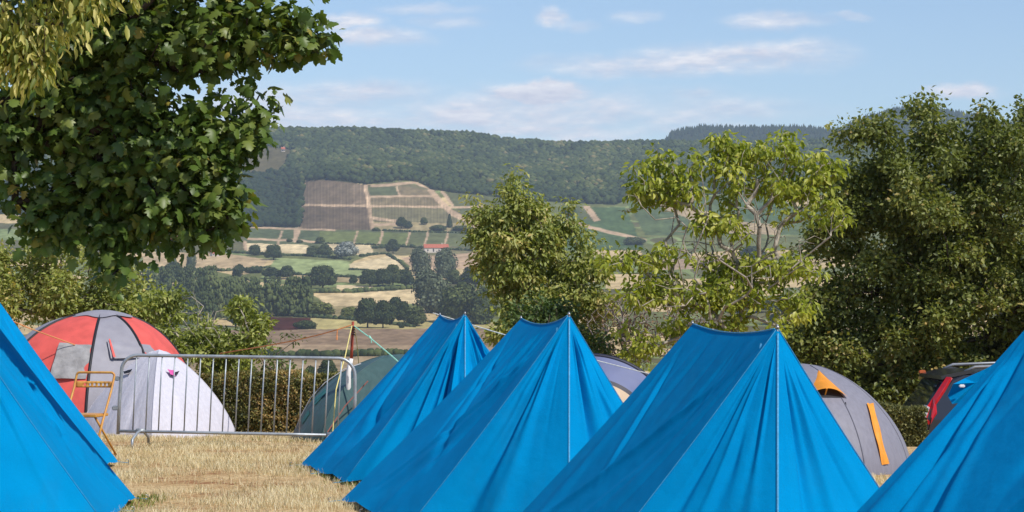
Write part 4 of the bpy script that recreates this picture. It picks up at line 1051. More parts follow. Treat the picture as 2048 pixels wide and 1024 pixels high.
    for q, o_ in ((FL, lf), (FR, rt), (BL, lf), (BR, rt), (FP, -d), (BP, d), (FL.lerp(BL, .5), lf), (FR.lerp(BR, .5), rt)):
        mb = MB(); e = q + Vector(o_) * .10; e.z = gz(e.x, e.y) + .02
        mb.tube([q + Vector((0, 0, .0)), e], .003, 5)
        pk = mb.build('peg_loop', seamm, root)
        mb = MB(); mb.tube([(e.x, e.y, e.z - .08), (e.x, e.y, e.z + .03), tuple(e + Vector(o_) * -.02 + Vector((0, 0, .035)))], .004, 6); mb.build('peg', pegm, root)
    return root
tent('farthest of the three blue ridge tents in the middle row, deep folds in its end', P(930, 628, 20.5), P(880, 630, 22.5), (1.08, 1.36), (.95, 1.2), 3, amp=1.45, rs=.055,
     extra_bell=[(.62, .62, .05, -.07, .02, 1.3), (.8, .8, .05, .05, .02, 1.3), (.4, .42, .06, .04, .05, 1.2)], extra_roof_left=[(.75, .55, .16, -.05, 0, .9)])
tent('middle blue ridge tent with sharp short folds hanging under its sagging ridge', P(1138, 630, 16.5), P(1042, 637, 18.5), (1.16, 1.44), (.93, 1.2), 8, amp=1.0, rs=.058,
     extra_roof_left=[(.5, .38, .035, -.035, 0, .42), (.58, .45, .03, .03, 0, .4), (.66, .52, .035, -.04, 0, .45), (.74, .6, .03, .03, 0, .42), (.82, .66, .035, -.03, 0, .4), (.95, .55, .05, .022, .1, 1.1)], extra_bell=[(.32, .3, .08, -.05, .05, 1.3), (.5, .5, .1, .035, .05, 1.3)])
tent('large blue canvas ridge tent with a white centre zip, second from the right edge', P(1555, 657, 12.5), P(1385, 648, 14.5), (1.15, 1.33), (.93, 1.2), 21, amp=.75, rs=.042,
     extra_bell=[(.28, .25, .07, -.045, .1, 1.3), (.45, .45, .09, .03, .1, 1.3), (.75, .75, .1, -.02, .1, 1.3)], extra_roof_left=[(.97, .45, .035, .02, .1, 1.2), (.99, .7, .03, -.018, .1, 1.2)])
RB4 = P(2056, 652, 10.5)
tent4 = tent('blue ridge tent cut by the right edge, long slanting folds before the dark car', Vector((RB4.x + .30, RB4.y - 2.0, 1.5)), RB4, (1.15, 1.42), (.95, 1.2), 33, amp=1.15, rs=.045,
     extra_roof_left=[(.02, .30, .05, -.05, 0, 1.3), (.02, .42, .05, .035, 0, 1.3), (.03, .16, .05, .03, 0, 1.3), (.05, .6, .06, -.04, 0, 1.3)])
q = P(-25, 625, 18.4)
tent('bright blue canvas tent in the lower left corner, nearer of the two there', Vector(P(-80, 635, 16.4)), q, (1.1, 1.3), (1.02, 1.17), 44, amp=.8, rs=.04)
q = P(-5, 598, 22.7)
tent('blue canvas tent peeking out behind the nearer tent at the left edge', Vector((q.x + .12, 20.75, 1.62)), q, (1.1, 1.3), (1.05, 1.18), 52, amp=.9, rs=.05)

# long white guy cord running behind the tents, and its stake
ro = empty('guy_rope', P(870, 628, 22.9), 'white cord slanting down from the farthest middle blue tent toward the blue-grey dome tent', 'rope')
mb = MB(); A = P(866, 626, 22.8); B = P(1470, 788, 22.0)
mb.tube([A.lerp(B, t) - Vector((0, 0, .035 * math.sin(PI * t))) for t in np.linspace(0, 1, 24)], .0055, 6); mb.build('cord', ropew, ro)
mb = MB(); mb.tube([(B.x, B.y, -.05), (B.x, B.y, B.z + .03)], [.02, .017], 8); mb.build('stake', bark, ro)

# ------------------------------------------------------------------ dome tents
def dome_surface(cx, cy, zb, rx, ry, hz, n_az=96, n_h=40, p=2.0, corners=0, ca=0.0, cc=.0, az0=0, az1=2 * PI, sag=0.0, seed=0, folds=0.0):
    az = np.linspace(az0, az1, n_az); h = np.linspace(0, 1, n_h)
    A, Hh = np.meshgrid(az, h)
    prof = np.clip(1 - Hh ** p, 0, 1) ** (1 / p)
    k = np.ones_like(A)
    if corners:
        a = (A - ca) % (2 * PI / corners) - PI / corners
        sq = math.cos(PI / corners) / np.cos(a)
        k = (1 - cc) + cc * sq / math.cos(PI / corners) * 1.0
        k = k / ((1 - cc) + cc / math.cos(PI / corners) * 1.0)
        k = k - sag * (1 - np.abs(a) / (PI / corners)) * Hh * (1 - Hh) * 4 * .25
    if folds:
        k = k + folds * (fbm(A * 5 + seed, Hh * 1.5, seed) - .47) * (1 - Hh)
    X = cx + rx * prof * k * np.cos(A); Y = cy + ry * prof * k * np.sin(A); Z = zb + hz * Hh
    return np.stack([X, Y, Z], -1)
def surf_obj(Pp, name, m, parent):
    nv, nu = Pp.shape[:2]
    return mk(name, Pp.reshape(-1, 3), grid_faces(nu, nv), m, parent, smooth=True)
def bvh_of(Pp):
    nv, nu = Pp.shape[:2]
    return BVHTree.FromPolygons([Vector(q) for q in Pp.reshape(-1, 3)], [tuple(map(int, f)) for f in grid_faces(nu, nv)])
def hit(bvh, px, py, lift=.012):
    o = Vector((0, 0, EYE)); d = (P(px, py, 10) - o).normalized()
    loc, nr, i, ds = bvh.ray_cast(o, d)
    if loc is None: return None
    if nr.dot(d) > 0: nr = -nr
    return loc + nr * lift, nr
def patch(bvh, poly, name, m, parent, lift=.012, nsub=8, wave=0.0):
    """four cornered cloth patch lying on a surface: poly = 4 photo points"""
    V = []; n = nsub
    for j in range(n + 1):
        for i in range(n + 1):
            u = i / n; v = j / n
            a = [poly[0][k] * (1 - u) + poly[1][k] * u for k in (0, 1)]; b = [poly[3][k] * (1 - u) + poly[2][k] * u for k in (0, 1)]
            q = hit(bvh, a[0] * (1 - v) + b[0] * v, a[1] * (1 - v) + b[1] * v, lift)
            if q is None: return None
            V.append(q[0] + q[1] * wave * (math.sin(u * 9 + v * 4) + math.sin(v * 11 - u * 3)) * .5)
    m_ = (n + 1)
    return mk(name, V, [(j * m_ + i, j * m_ + i + 1, (j + 1) * m_ + i + 1, (j + 1) * m_ + i) for j in range(n) for i in range(n)], m, parent, smooth=True)
redm = mat('red_nylon', (.72, .12, .10), .55, var=.14, scale=5, bump=.15, bscale=10, transl=.12)
greym = mat('grey_nylon', (.29, .28, .32), .55, var=.10, scale=5, bump=.15, bscale=10, transl=.08)
black = mat('black_pole_sleeve', (.02, .02, .025), .5)
meshm = mat('grey_mesh_flap', (.30, .29, .29), .8, var=.22, scale=9, bump=.6, bscale=14)
def dome_red():
    D = 31.6; s = D / F; cx = (184 - 1024) * s; zb = gz(cx, D); zt = P(184, 624, D).z
    root = empty('dome_tent', (cx, D, zb), 'large red and grey dome tent with a grey window flap at the left', 'tent')
    rx = 222 * s; hz = zt - zb
    poles = [math.radians(a) for a in (-139, -83, -46, 18, 84, 152)]
    names = [('red_panel', redm), ('grey_panel', greym)]
    def lean(a):
        hh_ = (a[..., 2] - zb) / hz
        a[..., 0] = np.where(a[..., 0] < cx, cx + (a[..., 0] - cx) * (1 + .24 * hh_ * hh_), a[..., 0])
        a[..., 0] += 20 * s * hh_ ** 2; return a
    full = lean(dome_surface(cx, D, zb, rx, rx, hz, 160, 50, p=2.0))
    hub = .955
    for i in range(6):
        a0 = poles[i]; a1 = poles[(i + 1) % 6]
        if a1 < a0: a1 += 2 * PI
        nm, m = names[i % 2]
        pp = dome_surface(cx, D, zb, rx, rx, hz, 30, 40, az0=a0, az1=a1)
        t = np.linspace(0, 1, 30)[None]; hh = np.linspace(0, 1, 40)[:, None]
        k = 1 - .055 * np.sin(PI * t) * np.sin(PI * hh) ** .7
        pp[..., 0] = cx + (pp[..., 0] - cx) * k; pp[..., 1] = D + (pp[..., 1] - D) * k
        surf_obj(lean(pp), nm, m, root)
        q = lean(dome_surface(cx, D, zb, rx, rx, hz, 2, 40, az0=a0, az1=a0 + .001))[:, 0]
        mb = MB(); mb.tube([Vector(x) for x in q[:-1]], .020, 6); mb.build('pole_sleeve', black, root, smooth=True)
    # roof cap with a slack scalloped rim
    n = 72; rr = []; V = [(cx + 20 * s, D - .02, zt + .03)]
    for j, f in enumerate((.25, .5, .75, 1.0)):
        for i in range(n):
            a = 2 * PI * i / n; k = .43 * f * (1 + .10 * math.cos(3 * 2 * (a - poles[1])) * f)
            prof = k / rx; zz = zb + hz * math.sqrt(max(0, 1 - prof * prof)) + .035 - .02 * f
            V.append((cx + 20 * s + k * math.cos(a), D + k * math.sin(a), zz))
    Fc = [(0, 1 + i, 1 + (i + 1) % n) for i in range(n)]
    for j in range(3): Fc += [(1 + j * n + i, 1 + (j + 1) * n + i, 1 + (j + 1) * n + (i + 1) % n, 1 + j * n + (i + 1) % n) for i in range(n)]
    mk('roof_cap', V, Fc, greym, root, smooth=True)
    bv = bvh_of(full)
    patch(bv, [(119, 685), (186, 690), (172, 758), (98, 756)], 'window_flap', meshm, root, .0, 12, .012)
    patch(bv, [(214, 681), (300, 690), (322, 716), (222, 716)], 'storm_flap', greym, root, .0, 10, .01)
    patch(bv, [(217, 680), (220, 680), (231, 716), (226, 716)], 'red_binding', redm, root, .022, 4)
dome_red()
whitem = mat('silver_white_nylon', (.60, .585, .655), .5, var=.07, scale=6, bump=.25, bscale=7, transl=.1, aniso=(6, 6, 1))
pinkm = mat('pink_vent', (.60, .08, .32), .6)
def corner_dome(cx, cy, zb, corners_xy, hz, m, root, p=1.9, nm='flysheet', sag=.10, folds=.03, seed=3, n=56):
    """dome whose ribs run from the given ground corners to the top"""
    k = len(corners_xy); out_ = []
    for i in range(k):
        a = np.array(corners_xy[i]); b = np.array(corners_xy[(i + 1) % k])
        t = np.linspace(0, 1, n)[None, :, None]; h = np.linspace(0, 1, 48)[:, None, None]
        prof = np.clip(1 - h ** p, 0, 1) ** (1 / p)
        base = a * (1 - t) + b * t
        bulge = 1 + .16 * np.sin(PI * t) * (1 - h) - sag * np.sin(PI * t) * h
        f = 1 + folds * (fbm(t * 7 + seed + i * 3, h * 1.2, seed + i) - .47) * np.sin(PI * t)
        xy = np.array([cx, cy]) + (base - np.array([cx, cy])) * prof * bulge * f
        z = zb + hz * h + 0 * t
        pp = np.concatenate([xy, z], -1); out_.append(pp)
        surf_obj(pp, nm, m, root)
        rib = pp[:, 0]; mb = MB(); mb.tube([Vector(q) for q in rib[:-1]], .006, 6); mb.build('rib_seam', m, root, smooth=True)
    return out_
def dome_white():
    D = 29.0; s = D / F; cx = (318 - 1024) * s; zb = gz(cx, D) - .01; zt = P(318, 699, D).z
    root = empty('dome_tent', (cx, D, zb), 'small silvery white dome tent with pink vents behind the metal barrier', 'tent')
    cs = [((328 - 1024) * s, D - 1.0), ((468 - 1024) * s + .02, D + .1), ((330 - 1024) * s, D + 1.1), ((150 - 1024) * s, D + .1)]
    pp = corner_dome(cx, D, zb, cs, zt - zb, whitem, root, p=1.38, folds=.13, sag=.05)
    for panel_, poly in ((pp[3], [(258, 718), (276, 720), (268, 742), (250, 748)]), (pp[0], [(330, 742), (343, 745), (346, 757), (338, 752)])):
        bv = bvh_of(panel_)
        patch(bv, poly, 'vent', pinkm, root, .045, 5, .006)
        x0, y0 = poly[3]; patch(bv, [(x0, y0 - 2), (x0 + 18, y0 - 7), (x0 + 14, y0), (x0 + 2, y0 + 3)], 'vent_mesh', black, root, .034, 4)
    for i in range(14):
        q = Vector((cs[3][0], cs[3][1], 0)).lerp(Vector((cs[0][0], cs[0][1], 0)), i / 13.)
    return root
dome_white()
tealm = mat('dark_green_nylon', (.055, .105, .105), .5, var=.12, scale=4, bump=.2, bscale=8, aniso=(3, 3, 1))
tealm2 = mat('teal_trim', (.02, .16, .14), .5)
greypole = mat('grey_fibre_pole', (.42, .42, .44), .5)
redcord = mat('red_brown_cord', (.35, .14, .12), .8)
def dome_green():
    D = 27.6; s = D / F; cx = (800 - 1024) * s; zb = gz(cx, D); zt = P(800, 708, D).z
    root = empty('dome_tent', (cx, D, zb), 'dark grey-green dome tent behind the right end of the barrier', 'tent')
    cs = [((655 - 1024) * s, D - .85), ((960 - 1024) * s, D - .8), ((1000 - 1024) * s, D + .9), ((588 - 1024) * s, D + .35)]
    pp = corner_dome(cx, D, zb, cs, zt - zb, tealm, root, p=1.75, folds=.06, sag=.05, seed=9)
    mb = MB(); arc = [P(a, b, D - .2) for a, b in ((592, 858), (600, 835), (622, 795), (650, 765), (690, 738), (722, 727))]
    mb.tube(arc, .007, 6); mb.build('outer_pole', greypole, root, smooth=True)
    mb = MB(); mb.tube([P(736, 762, D - .95), P(690, 812, D - .95), P(655, 864, D - .95)], .008, 6); mb.build('guy_cord', redcord, root)
    bv = bvh_of(pp[3])
    patch(bv, [(628, 800), (652, 778), (655, 784), (630, 812)], 'teal_trim', tealm2, root, .01, 5)
    patch(bv, [(604, 840), (618, 820), (620, 828), (605, 850)], 'teal_trim', tealm2, root, .01, 5)
dome_green()
slate = mat('blue_grey_nylon', (.13, .155, .29), .5, var=.08, scale=5, bump=.2, bscale=8, transl=.1)
navy = mat('navy_band', (.012, .014, .035), .5)
cream = mat('cream_cotton', (.80, .62, .44), .8, var=.06, scale=8, bump=.2, bscale=9, transl=.1)
def dome_slate():
    D = 27.5; s = D / F; cx = (1178 - 1024) * s; zb = gz(cx, D); zt = P(1178, 711, D).z; hz = zt - zb; rx = 176 * s
    root = empty('dome_tent', (cx, D, zb), 'blue-grey hooped tent with a cream door between the middle and right blue tents', 'tent')
    def arc(s_, yo, n=60): return [(cx + s_ * rx * math.cos(a), D + yo, zb + s_ * hz * math.sin(a)) for a in np.linspace(0, PI, n)]
    def ring(s0, s1, y0, y1, nm, m, k=8):
        V = []; 
        for j in range(k + 1):
            t = j / k; V += arc(s0 + (s1 - s0) * t, y0 + (y1 - y0) * t)
        mk(nm, V, grid_faces(60, k + 1), m, root, smooth=True)
    ring(1.0, .745, 0, -.22, 'front_band', slate)
    ring(.745, .70, -.225, -.25, 'inner_trim', navy, 2)
    ring(.70, .02, -.25, -.38, 'door', cream, 16)
    ring(1.0, .99, .0, .12, 'hoop_band', navy, 3)
    mb = MB(); mb.tube([Vector(p) for p in arc(1.0, 0.02)], .030, 8); mb.build('hoop_pole_sleeve', navy, root, smooth=True)
    V = []; k = 20
    for j in range(k + 1):
        t = j / k; V += arc(max(.02, math.sqrt(1 - t ** 2.2)), .06 + 2.0 * t)
    mk('rear_canopy', V, grid_faces(60, k + 1), slate, root, smooth=True)
    mb = MB(); a = [Vector((cx + .735 * rx * math.cos(q), D - .235, zb + .735 * hz * math.sin(q))) for q in np.linspace(.3, PI - .3, 30)]
    mb.tube([Vector((cx + .55 * rx, D - .32, zb + .02)), Vector((cx + .55 * rx, D - .32, zb + .42 * hz)), Vector((cx + .52 * rx, D - .3, zb + .53 * hz))], .006, 6); mb.build('door_zip', navy, root)
dome_slate()
orangem = mat('orange_nylon', (.78, .30, .035), .6, var=.12, scale=9, bump=.2, bscale=20, transl=.12)
grey2 = mat('pale_grey_nylon', (.22, .215, .26), .55, var=.08, scale=5, bump=.3, bscale=7, transl=.08, aniso=(5, 5, 1))
def dome_orange():
    D = 22.2; s = D / F; cx = (1606 - 1024) * s; zb = gz(cx, D); zt = P(1606, 727, D).z; hz = zt - zb
    root = empty('dome_tent', (cx, D, zb), 'grey dome tent with an orange vent hood and a long orange stripe', 'tent')
    rx = 212 * s
    full = dome_surface(cx, D, zb, rx, rx, hz, 120, 60, p=1.7, corners=0, ca=0, cc=0, folds=.05, seed=4)
    surf_obj(full, 'flysheet', grey2, root)
    bv = bvh_of(full)
    patch(bv, [(1732, 808), (1745, 808), (1776, 928), (1763, 930)], 'orange_stripe', orangem, root, .014, 14, .010)
    for a_ in (-118, -62, -20, 150, 100):
        q = full[:-1, int(((a_ % 360) / 360.) * 119)]
        mb = MB(); mb.tube([Vector(x) for x in q], .006, 6); mb.build('seam', mat('grey_seam', (.12, .12, .15), .6), root, smooth=True)
    # pointed hood standing off the fabric, its lower edge arched open
    A = hit(bv, 1637, 742, .01)[0]; L = hit(bv, 1617, 790, .02)[0]; Rr = hit(bv, 1694, 797, .02)[0]
    nrm = hit(bv, 1650, 780)[1]
    n = 16; V = []
    for j in range(n + 1):
        v = j / n
        for i in range(n + 1):
            u = i / n; e = L.lerp(Rr, u) + nrm * .085 * math.sin(PI * u)
            V.append(A.lerp(e, v))
    mk('vent_hood', V, grid_faces(n + 1, n + 1), orangem, root, smooth=True)
    patch(bv, [(1626, 775), (1665, 772), (1688, 796), (1624, 795)], 'vent_mesh', black, root, .006, 8)
    mb = MB(); m0 = L.lerp(Rr, .42); mb.tube([m0 - nrm * .01, m0 + nrm * .08], .008, 6); mb.build('vent_prop', orangem, root)
    mb = MB(); q = hit(bv, 1690, 806, .012)[0]; mb.tube([q, q + Vector((.003, -.01, -.035)), q + Vector((.02, -.012, -.05))], .005, 6); mb.build('toggle', black, root)
dome_orange()

# ------------------------------------------------------------------ crowd barrier
galv = mat('galvanised_steel', (.34, .37, .40), .45, var=.2, scale=9, metal=.45, bump=.1, bscale=30)
def barrier():
    D = 25.4
    def Q(px, py, dd=0): return P(px, py, D + dd)
    root = empty('crowd_barrier', (Q(470, 895).x, D, 0), 'galvanised steel crowd barrier with fifteen uprights standing on the dry grass', 'barrier')
    top = lambda x: 710 + (x - 250) * .0155
    bot = lambda x: 862 + (x - 235) * .0195
    pts = [Q(236, 868), Q(239, 800), Q(243, 745)]
    for a in np.linspace(0, PI / 2, 8): pts.append(Q(243 + 32 * (1 - math.cos(a)), 742 - (742 - top(275)) * math.sin(a)))
    for x in np.linspace(300, 665, 12): pts.append(Q(x, top(x)))
    for a in np.linspace(0, PI / 2, 8): pts.append(Q(676 + 34 * math.sin(a), 752 - (752 - top(676)) * math.cos(a)))
    pts += [Q(710, 800), Q(706, 878)]
    mb = MB(); mb.tube(pts, .0195, 10); mb.build('frame_tube', galv, root, smooth=True)
    mb = MB(); mb.tube([Q(x, bot(x)) for x in (236, 400, 560, 707)], .0175, 10); mb.build('bottom_rail', galv, root, smooth=True)
    for i in range(17):
        x = 272 + i * 25.6
        if x > 690: break
        mb = MB(); mb.tube([Q(x + 1.5, top(x) + 1), Q(x - 3, (top(x) + bot(x)) / 2), Q(x - 6.5, bot(x) - 1)], .0078, 8); mb.build('upright', galv, root, smooth=True)
    for fx in (281, 662):
        zb = 0.012
        b0 = Q(fx, bot(fx))
        mb = MB()
        mb.tube([Vector((b0.x - .045, b0.y - .30, zb)), Vector((b0.x - .045, b0.y - .27, b0.z * .6)), Vector((b0.x - .02, b0.y - .10, b0.z - .01)), Vector((b0.x, b0.y, b0.z + .004)),
                 Vector((b0.x + .02, b0.y + .10, b0.z - .01)), Vector((b0.x + .045, b0.y + .26, b0.z * .6)), Vector((b0.x + .045, b0.y + .30, zb))], .0155, 8)
        mb.box(b0 + Vector((0, 0, .006)), .10, .05, .05, None, .006)
        mb.build('foot', galv, root, smooth=True)
    for (x, y) in ((233, 816), (236, 757)):
        mb = MB(); mb.box(Q(x - 2, y), .075 if y > 800 else .05, .035, .05, None, .008); mb.build('coupling_lug', galv, root)
barrier()

# ------------------------------------------------------------------ folding chair
yel = mat('orange_yellow_paint', (.66, .36, .07), .4, scale=14, spec=.4, col2=(.50, .20, .05))
rust = mat('worn_orange_paint', (.42, .15, .05), .5, var=.25, scale=20)
def chair():
    D = 23.5; O = P(172, 607, D); O.z = 0
    root = empty('folding_chair', O, 'orange metal folding chair beside the left end of the barrier', 'chair')
    f = Vector((-.30, -.92, 0)).normalized(); s = Vector((.95, -.18, 0)).normalized()
    def K(side, fwd, z): return O + s * side + f * fwd + Vector((0, 0, z))
    w = .205
    mb = MB()
    top = []
    for a in np.linspace(0, PI / 2, 5): top.append(K(-w + .035 * (1 - math.cos(a)), -.20, .855 + .035 * math.sin(a)))
    for a in np.linspace(PI / 2, 0, 5): top.append(K(w - .035 * (1 - math.cos(a)), -.20, .855 + .035 * math.sin(a)))
    mb.tube([K(-w, .26, .01), K(-w, .05, .40), K(-w, -.14, .72)] + top + [K(w, -.14, .72), K(w, .05, .40), K(w, .26, .01)], .0125, 8); mb.build('back_frame', yel, root, smooth=True)
    for sd in (-1, 1):
        mb = MB(); mb.tube([K(sd * (w - .025), .17, .455), K(sd * (w - .022), -.05, .25), K(sd * (w + .0), -.27, .01)], .0115, 8); mb.build('leg', yel, root, smooth=True)
    mb = MB(); mb.tube([K(-w, -.24, .05), K(w, -.24, .05)], .008, 6); mb.build('stretcher', yel, root, smooth=True)
    # curved backrest plate with a row of slots
    n = 17; V = []; Fc = []
    zs = [.735, .752, .777, .800]; sk = (3, 5, 7, 9, 11, 13)
    for j, z in enumerate(zs):
        for i in range(n):
            u = -1 + 2 * i / (n - 1); V.append(K(u * (w - .012), -.165 - .035 * (1 - u * u) - .02 * (z - .73), z))
    for j in range(3):
        for i in range(n - 1):
            if j == 1 and i in sk: continue
            Fc.append((j * n + i, j * n + i + 1, (j + 1) * n + i + 1, (j + 1) * n + i))
    o = mk('backrest', V, Fc, yel, root, smooth=True)
    md = o.modifiers.new('thickness', 'SOLIDIFY'); md.thickness = .004
    mb = MB(); c = K(0, .05, .462); mb.box(c, .40, .37, .030, Euler((0, 0, math.atan2(s.y, s.x))), .007); mb.build('seat', yel, root)
chair()

# ------------------------------------------------------------------ red and white pole with cords
def pole():
    D = 27.0; root = empty('marker_pole', (P(704, 0, D).x, D, gz(P(704, 0, D).x, D)), 'red-brown pole with a white foot tied with coloured cords', 'pole')
    base = P(699, 745, D); base2 = Vector((P(697, 0, D).x, D, gz(-1.9, D) - .05))
    rp = mat('red_brown_paint', (.30, .055, .03), .6, var=.3, scale=25); wp = mat('white_paint', (.75, .73, .72), .6)
    mb = MB(); mb.tube([P(702.5, 722, D), P(704, 690, D), P(706, 643, D)], [.019, .018, .016], 10); mb.build('shaft', rp, root, smooth=True)
    mb = MB(); mb.tube([base2, P(697, 744, D), P(702, 717, D)], [.03, .03, .027], 10); mb.build('white_foot', wp, root, smooth=True)
    mb = MB(); 
    for k in range(4): mb.tube([P(703, 652 + k * 5, D - .02), P(708, 654 + k * 5, D - .025), P(710, 652 + k * 5 + 3, D)], .007, 6)
    mb.build('lashing', mat('dark_lashing', (.05, .03, .03), .8), root)
    cols_ = {'orange_cord': (.62, .24, .09), 'yellow_cord': (.68, .58, .22), 'green_cord': (.30, .62, .50), 'thin_yellow_cord': (.42, .36, .14)}
    mats_ = {k: mat(k, v, .8, var=.2, scale=60) for k, v in cols_.items()}
    mb = MB(); mb.tube([P(703, 650, D), P(676, 659, D), P(640, 669, D + .3), P(590, 681, D + .8), P(535, 691, D + 1.6), P(440, 707, D + 4)], .0075, 6)
    mb.tube([P(675, 659, D), P(674, 668, D), P(674, 680, D - .01)], [.006, .007, .010], 6); mb.build('orange_cord', mats_['orange_cord'], root)
    mb = MB(); mb.tube([P(704, 651, D), P(699, 672, D - .4), P(690, 714, D - .8), P(681, 745, D - 1.05), P(672, 780, D - 1.3), Vector((P(664, 0, 25.6).x, 25.55, .02))], .0065, 6); mb.build('yellow_cord', mats_['yellow_cord'], root)
    mb = MB(); mb.tube([P(708, 652, D), P(738, 674, D - .3), P(780, 709, D - .7), P(850, 770, D - 1.3)], .0075, 6); mb.tube([P(738, 672, D - .3), P(742, 677, D - .3), P(743, 686, D - .3)], [.014, .011, .006], 6); mb.build('green_cord', mats_['green_cord'], root)
    mb = MB(); mb.tube([P(708, 650, D), P(713, 680, D + .2), P(717, 722, D + .6), Vector((P(722, 0, D + 1.4).x, D + 1.4, gz(-1.9, D + 1.4)))], .005, 6); mb.build('thin_yellow_cord', mats_['thin_yellow_cord'], root)
pole()
mb = MB(); mb.tube([P(20, 640, 30), P(60, 657, 30.2), P(150, 690, 30.6)], .008, 6)
o = mb.build('guy_rope', mat('orange_guy', (.62, .26, .10), .8)); tag(o, 'short orange guy rope at the left side of the red dome tent', 'rope')

# ------------------------------------------------------------------ dark car behind the right tents
carp = mat('dark_car_paint', (.018, .022, .032), .22, var=.05, spec=.6)
carglass = mat('tinted_glass', (.02, .03, .035), .06, var=.02, spec=.8)
lampr = mat('red_lamp_lens', (.55, .012, .02), .2, spec=.7); lampw = mat('clear_lamp_lens', (.55, .60, .66), .2, spec=.7)
rubber = mat('tyre_rubber', (.02, .02, .02), .8); silverm = mat('silver_trim', (.30, .31, .33), .4, metal=.6)
orange_l = mat('amber_reflector', (.5, .12, .04), .4)
def car():
    D = 33.2; s_ = D / F
    near = P(1876, 0, D); x0, y0 = near.x, D; z0 = gz(x0 + 1, D) - .02
    zr = P(0, 742, D).z; Hc = zr - z0            # roof height
    th = math.radians(3); fw = Vector((math.cos(th), math.sin(th), 0)); lt = Vector((-math.sin(th), math.cos(th), 0))
    root = empty('parked_car', (x0 + 2, y0 + .8, z0), 'dark car seen from its rear corner beside the low hedge', 'car')
    def K(a, b, c): return Vector((x0, y0, z0)) + fw * a + lt * b + Vector((0, 0, c * Hc / 1.68))
    W = 1.8
    # side profile (a forward, z up): bumper, tailgate, roof, bonnet
    prof = [(-.28, .42), (-.30, .62), (-.27, .78), (-.20, .95), (-.14, 1.10), (.02, 1.34), (.16, 1.55), (.34, 1.64), (1.0, 1.68), (1.9, 1.64), (2.5, 1.42), (2.95, 1.12), (3.9, 1.0), (4.25, .8), (4.3, .4), (3.9, .28), (.3, .28)]
    V = []; Fc = []; n = len(prof)
    ins = lambda z: 0 if z < .95 else .20 * (z - .95) / .73
    bs = [(0, .10), (.07, .02), (.22, 0), (W / 2, -.02), (W - .22, 0), (W - .07, .02), (W, .10)]
    for (b, inset) in bs:
        for (a, z) in prof:
            i_ = ins(z); bb = i_ + b * (W - 2 * i_) / W
            V.append(K(a + inset * (1 if a < 1 else -1) * (.9 if a < .4 or a > 2.4 else 0), bb, z - inset * .35 * (z > 1.5)))
    m_ = len(bs)
    for j in range(m_ - 1):
        for i in range(n): Fc.append((j * n + i, j * n + (i + 1) % n, (j + 1) * n + (i + 1) % n, (j + 1) * n + i))
    Fc.append(tuple(range(n))[::-1]); Fc.append(tuple((m_ - 1) * n + i for i in range(n)))
    mk('body', V, Fc, carp, root, smooth=False)
    def quad(nm, pts, m, th_=.02, par=None):
        a = [K(*p) for p in pts]; nr = (a[1] - a[0]).cross(a[2] - a[0]).normalized()
        if nr.dot(Vector((x0 + fw.x * 2, y0 + 1, z0 + .8)) - a[0]) > 0: nr = -nr
        k = len(a); b = [p + nr * th_ for p in a]
        return mk(nm, a + b, [tuple(range(k)), tuple(range(k, 2 * k))[::-1]] + [(i, (i + 1) % k, k + (i + 1) % k, k + i) for i in range(k)], m, par or root)
    ii = ins(1.2)
    quad('side_window', [(.30, .065, 1.08), (1.25, .065, 1.08), (1.25, .165, 1.55), (.42, .165, 1.52)], carglass, .012)
    quad('side_window', [(1.32, .065, 1.08), (2.5, .065, 1.08), (2.1, .165, 1.50), (1.32, .165, 1.55)], carglass, .012)
    quad('rear_window', [(-.10, .28, 1.14), (-.10, W - .28, 1.14), (.12, W - .34, 1.50), (.12, .34, 1.50)], carglass, .02)
    # tall tail lamp on the rear corner, broad at its lower end
    quad('tail_lamp', [(-.215, .12, .84), (-.09, .03, .84), (.0, .035, 1.02), (-.01, .06, 1.16), (.13, .11, 1.36), (.25, .155, 1.56), (.20, .22, 1.56), (.0, .19, 1.25), (-.13, .17, 1.05)], lampr, .07)
    quad('clear_lens', [(-.235, .13, .90), (-.16, .07, .90), (-.10, .085, 1.12), (-.12, .16, 1.14)], lampw, .09)
    quad('reversing_reflector', [(-.325, .22, .58), (-.325, .42, .58), (-.32, .42, .66), (-.32, .22, .66)], orange_l, .03)
    # roof spoiler, rails
    mb = MB(); a = [K(.10, .20, 1.60), K(.10, W - .20, 1.60), K(.55, W - .18, 1.70), K(.55, .18, 1.70)]; b = [p - Vector((0, 0, .055)) for p in a]; b[2].z -= .02
    mb.add(a + b, [(0, 1, 2, 3), (7, 6, 5, 4), (0, 4, 5, 1), (1, 5, 6, 2), (2, 6, 7, 3), (3, 7, 4, 0)]); mb.build('roof_spoiler', carp, root)
    for b_ in (.24, W - .24):
        mb = MB(); mb.tube([K(.45, b_, 1.66), K(.6, b_, 1.735), K(1.3, b_, 1.76), K(2.0, b_, 1.70), K(2.15, b_, 1.63)], .022, 8); mb.build('roof_rail', silverm, root, smooth=True)
    mb = MB(); mb.box(K(.12, W - .3, 1.62), .1, .06, .05, None, .01); mb.build('brake_lamp', orange_l, root)
    quad('bumper', [(-.33, .06, .40), (-.33, W - .06, .40), (-.33, W - .06, .60), (-.33, .06, .60)], mat('bumper_plastic', (.03, .03, .033), .5), .03)
    for a_ in (.62, 3.45):
        for b_ in (.02, W - .02):
            mb = MB(); q = K(a_, b_, .33); ax = lt * .11
            mb.tube([q - ax, q - ax * .9, q + ax * .9, q + ax], [.30, .335, .335, .30], 24); wh = mb.build('wheel', rubber, root, smooth=False)
            mb = MB(); mb.tube([q - ax * 1.12, q + ax * 1.12], [.20, .20], 14); mb.build('rim', silverm, wh)
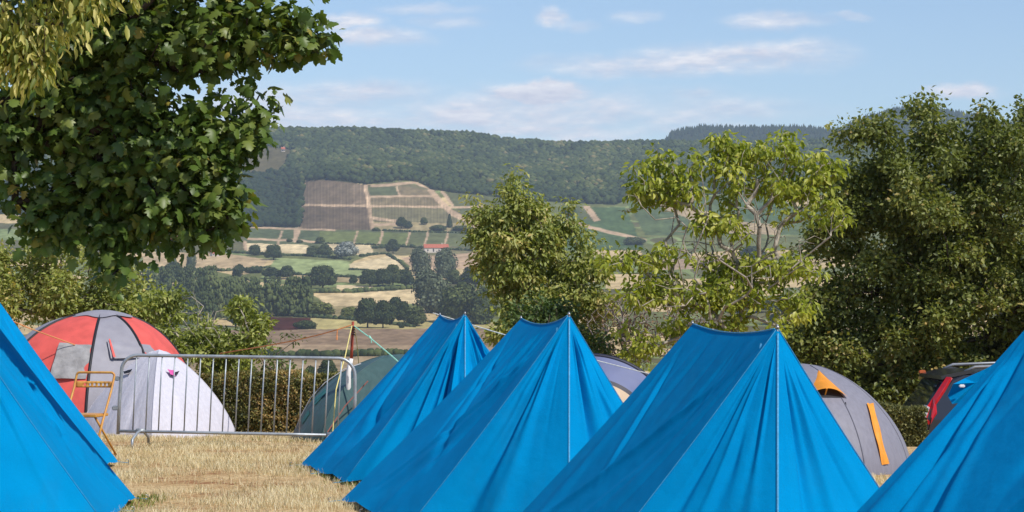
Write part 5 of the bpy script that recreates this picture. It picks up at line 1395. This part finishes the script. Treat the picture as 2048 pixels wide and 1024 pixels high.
    for b_ in (.22, W - .22):
        quad('headlight', [(4.28, b_ - .15, .72), (4.28, b_ + .15, .72), (4.2, b_ + .15, .84), (4.2, b_ - .15, .84)], lampw, .03)
    mb = MB(); mb.box(K(2.55, -.12, 1.08), .12, .22, .16, None, .03); mb.build('wing_mirror', carp, root)
car()
# loose flap of canvas standing off the right hand tent
def flap():
    D = 11.7
    pts = [(1907, 768), (1930, 757), (1972, 738), (2010, 715), (2000, 760), (1950, 800), (1905, 808), (1896, 792)]
    root = None
    c = P(1950, 765, D); V = [c + Vector((0, -.02, 0))] + [P(x, y, D + (.03 if i % 2 else -.02)) for i, (x, y) in enumerate(pts)]
    n = len(pts); F_ = [(0, 1 + i, 1 + (i + 1) % n) for i in range(n)]
    V2 = [v + Vector((0, .012, 0)) for v in V]; k = n + 1
    F_ += [(k, k + 1 + (i + 1) % n, k + 1 + i) for i in range(n)] + [(1 + i, k + 1 + i, k + 1 + (i + 1) % n, 1 + (i + 1) % n) for i in range(n)]
    mk('loose_flap', V + V2, F_, blue, tent4)
    mb = MB(); q = P(1924, 772, D - .05); mb.box(q, .03, .012, .016, None, .004); mb.build('toggle', mat('white_toggle', (.8, .8, .8), .5), tent4)
flap()

# remove the unplaced prototypes
for k in protos.values():
    for o in k: bpy.data.objects.remove(o)

# ------------------------------------------------------------------ air
bm = bmesh.new(); bmesh.ops.create_cube(bm, size=1)
me = bpy.data.meshes.new('haze'); bm.to_mesh(me); bm.free()
hz = bpy.data.objects.new('haze', me); COL.objects.link(hz)
hz.scale = (9000, 7400, 640); hz.location = (0, 3600, 640 / 2 - 45)
hz['kind'] = 'stuff'; tag(hz, 'thin blue summer haze over the valley', 'haze')
m, t, o = nodemat('air')
pv = N(t, 'ShaderNodeVolumePrincipled'); pv.inputs['Color'].default_value = (.64, .78, 1.0, 1); pv.inputs['Density'].default_value = .000068; pv.inputs['Anisotropy'].default_value = 0.0
t.links.new(pv.outputs[0], o.inputs['Volume']); me.materials.append(m)
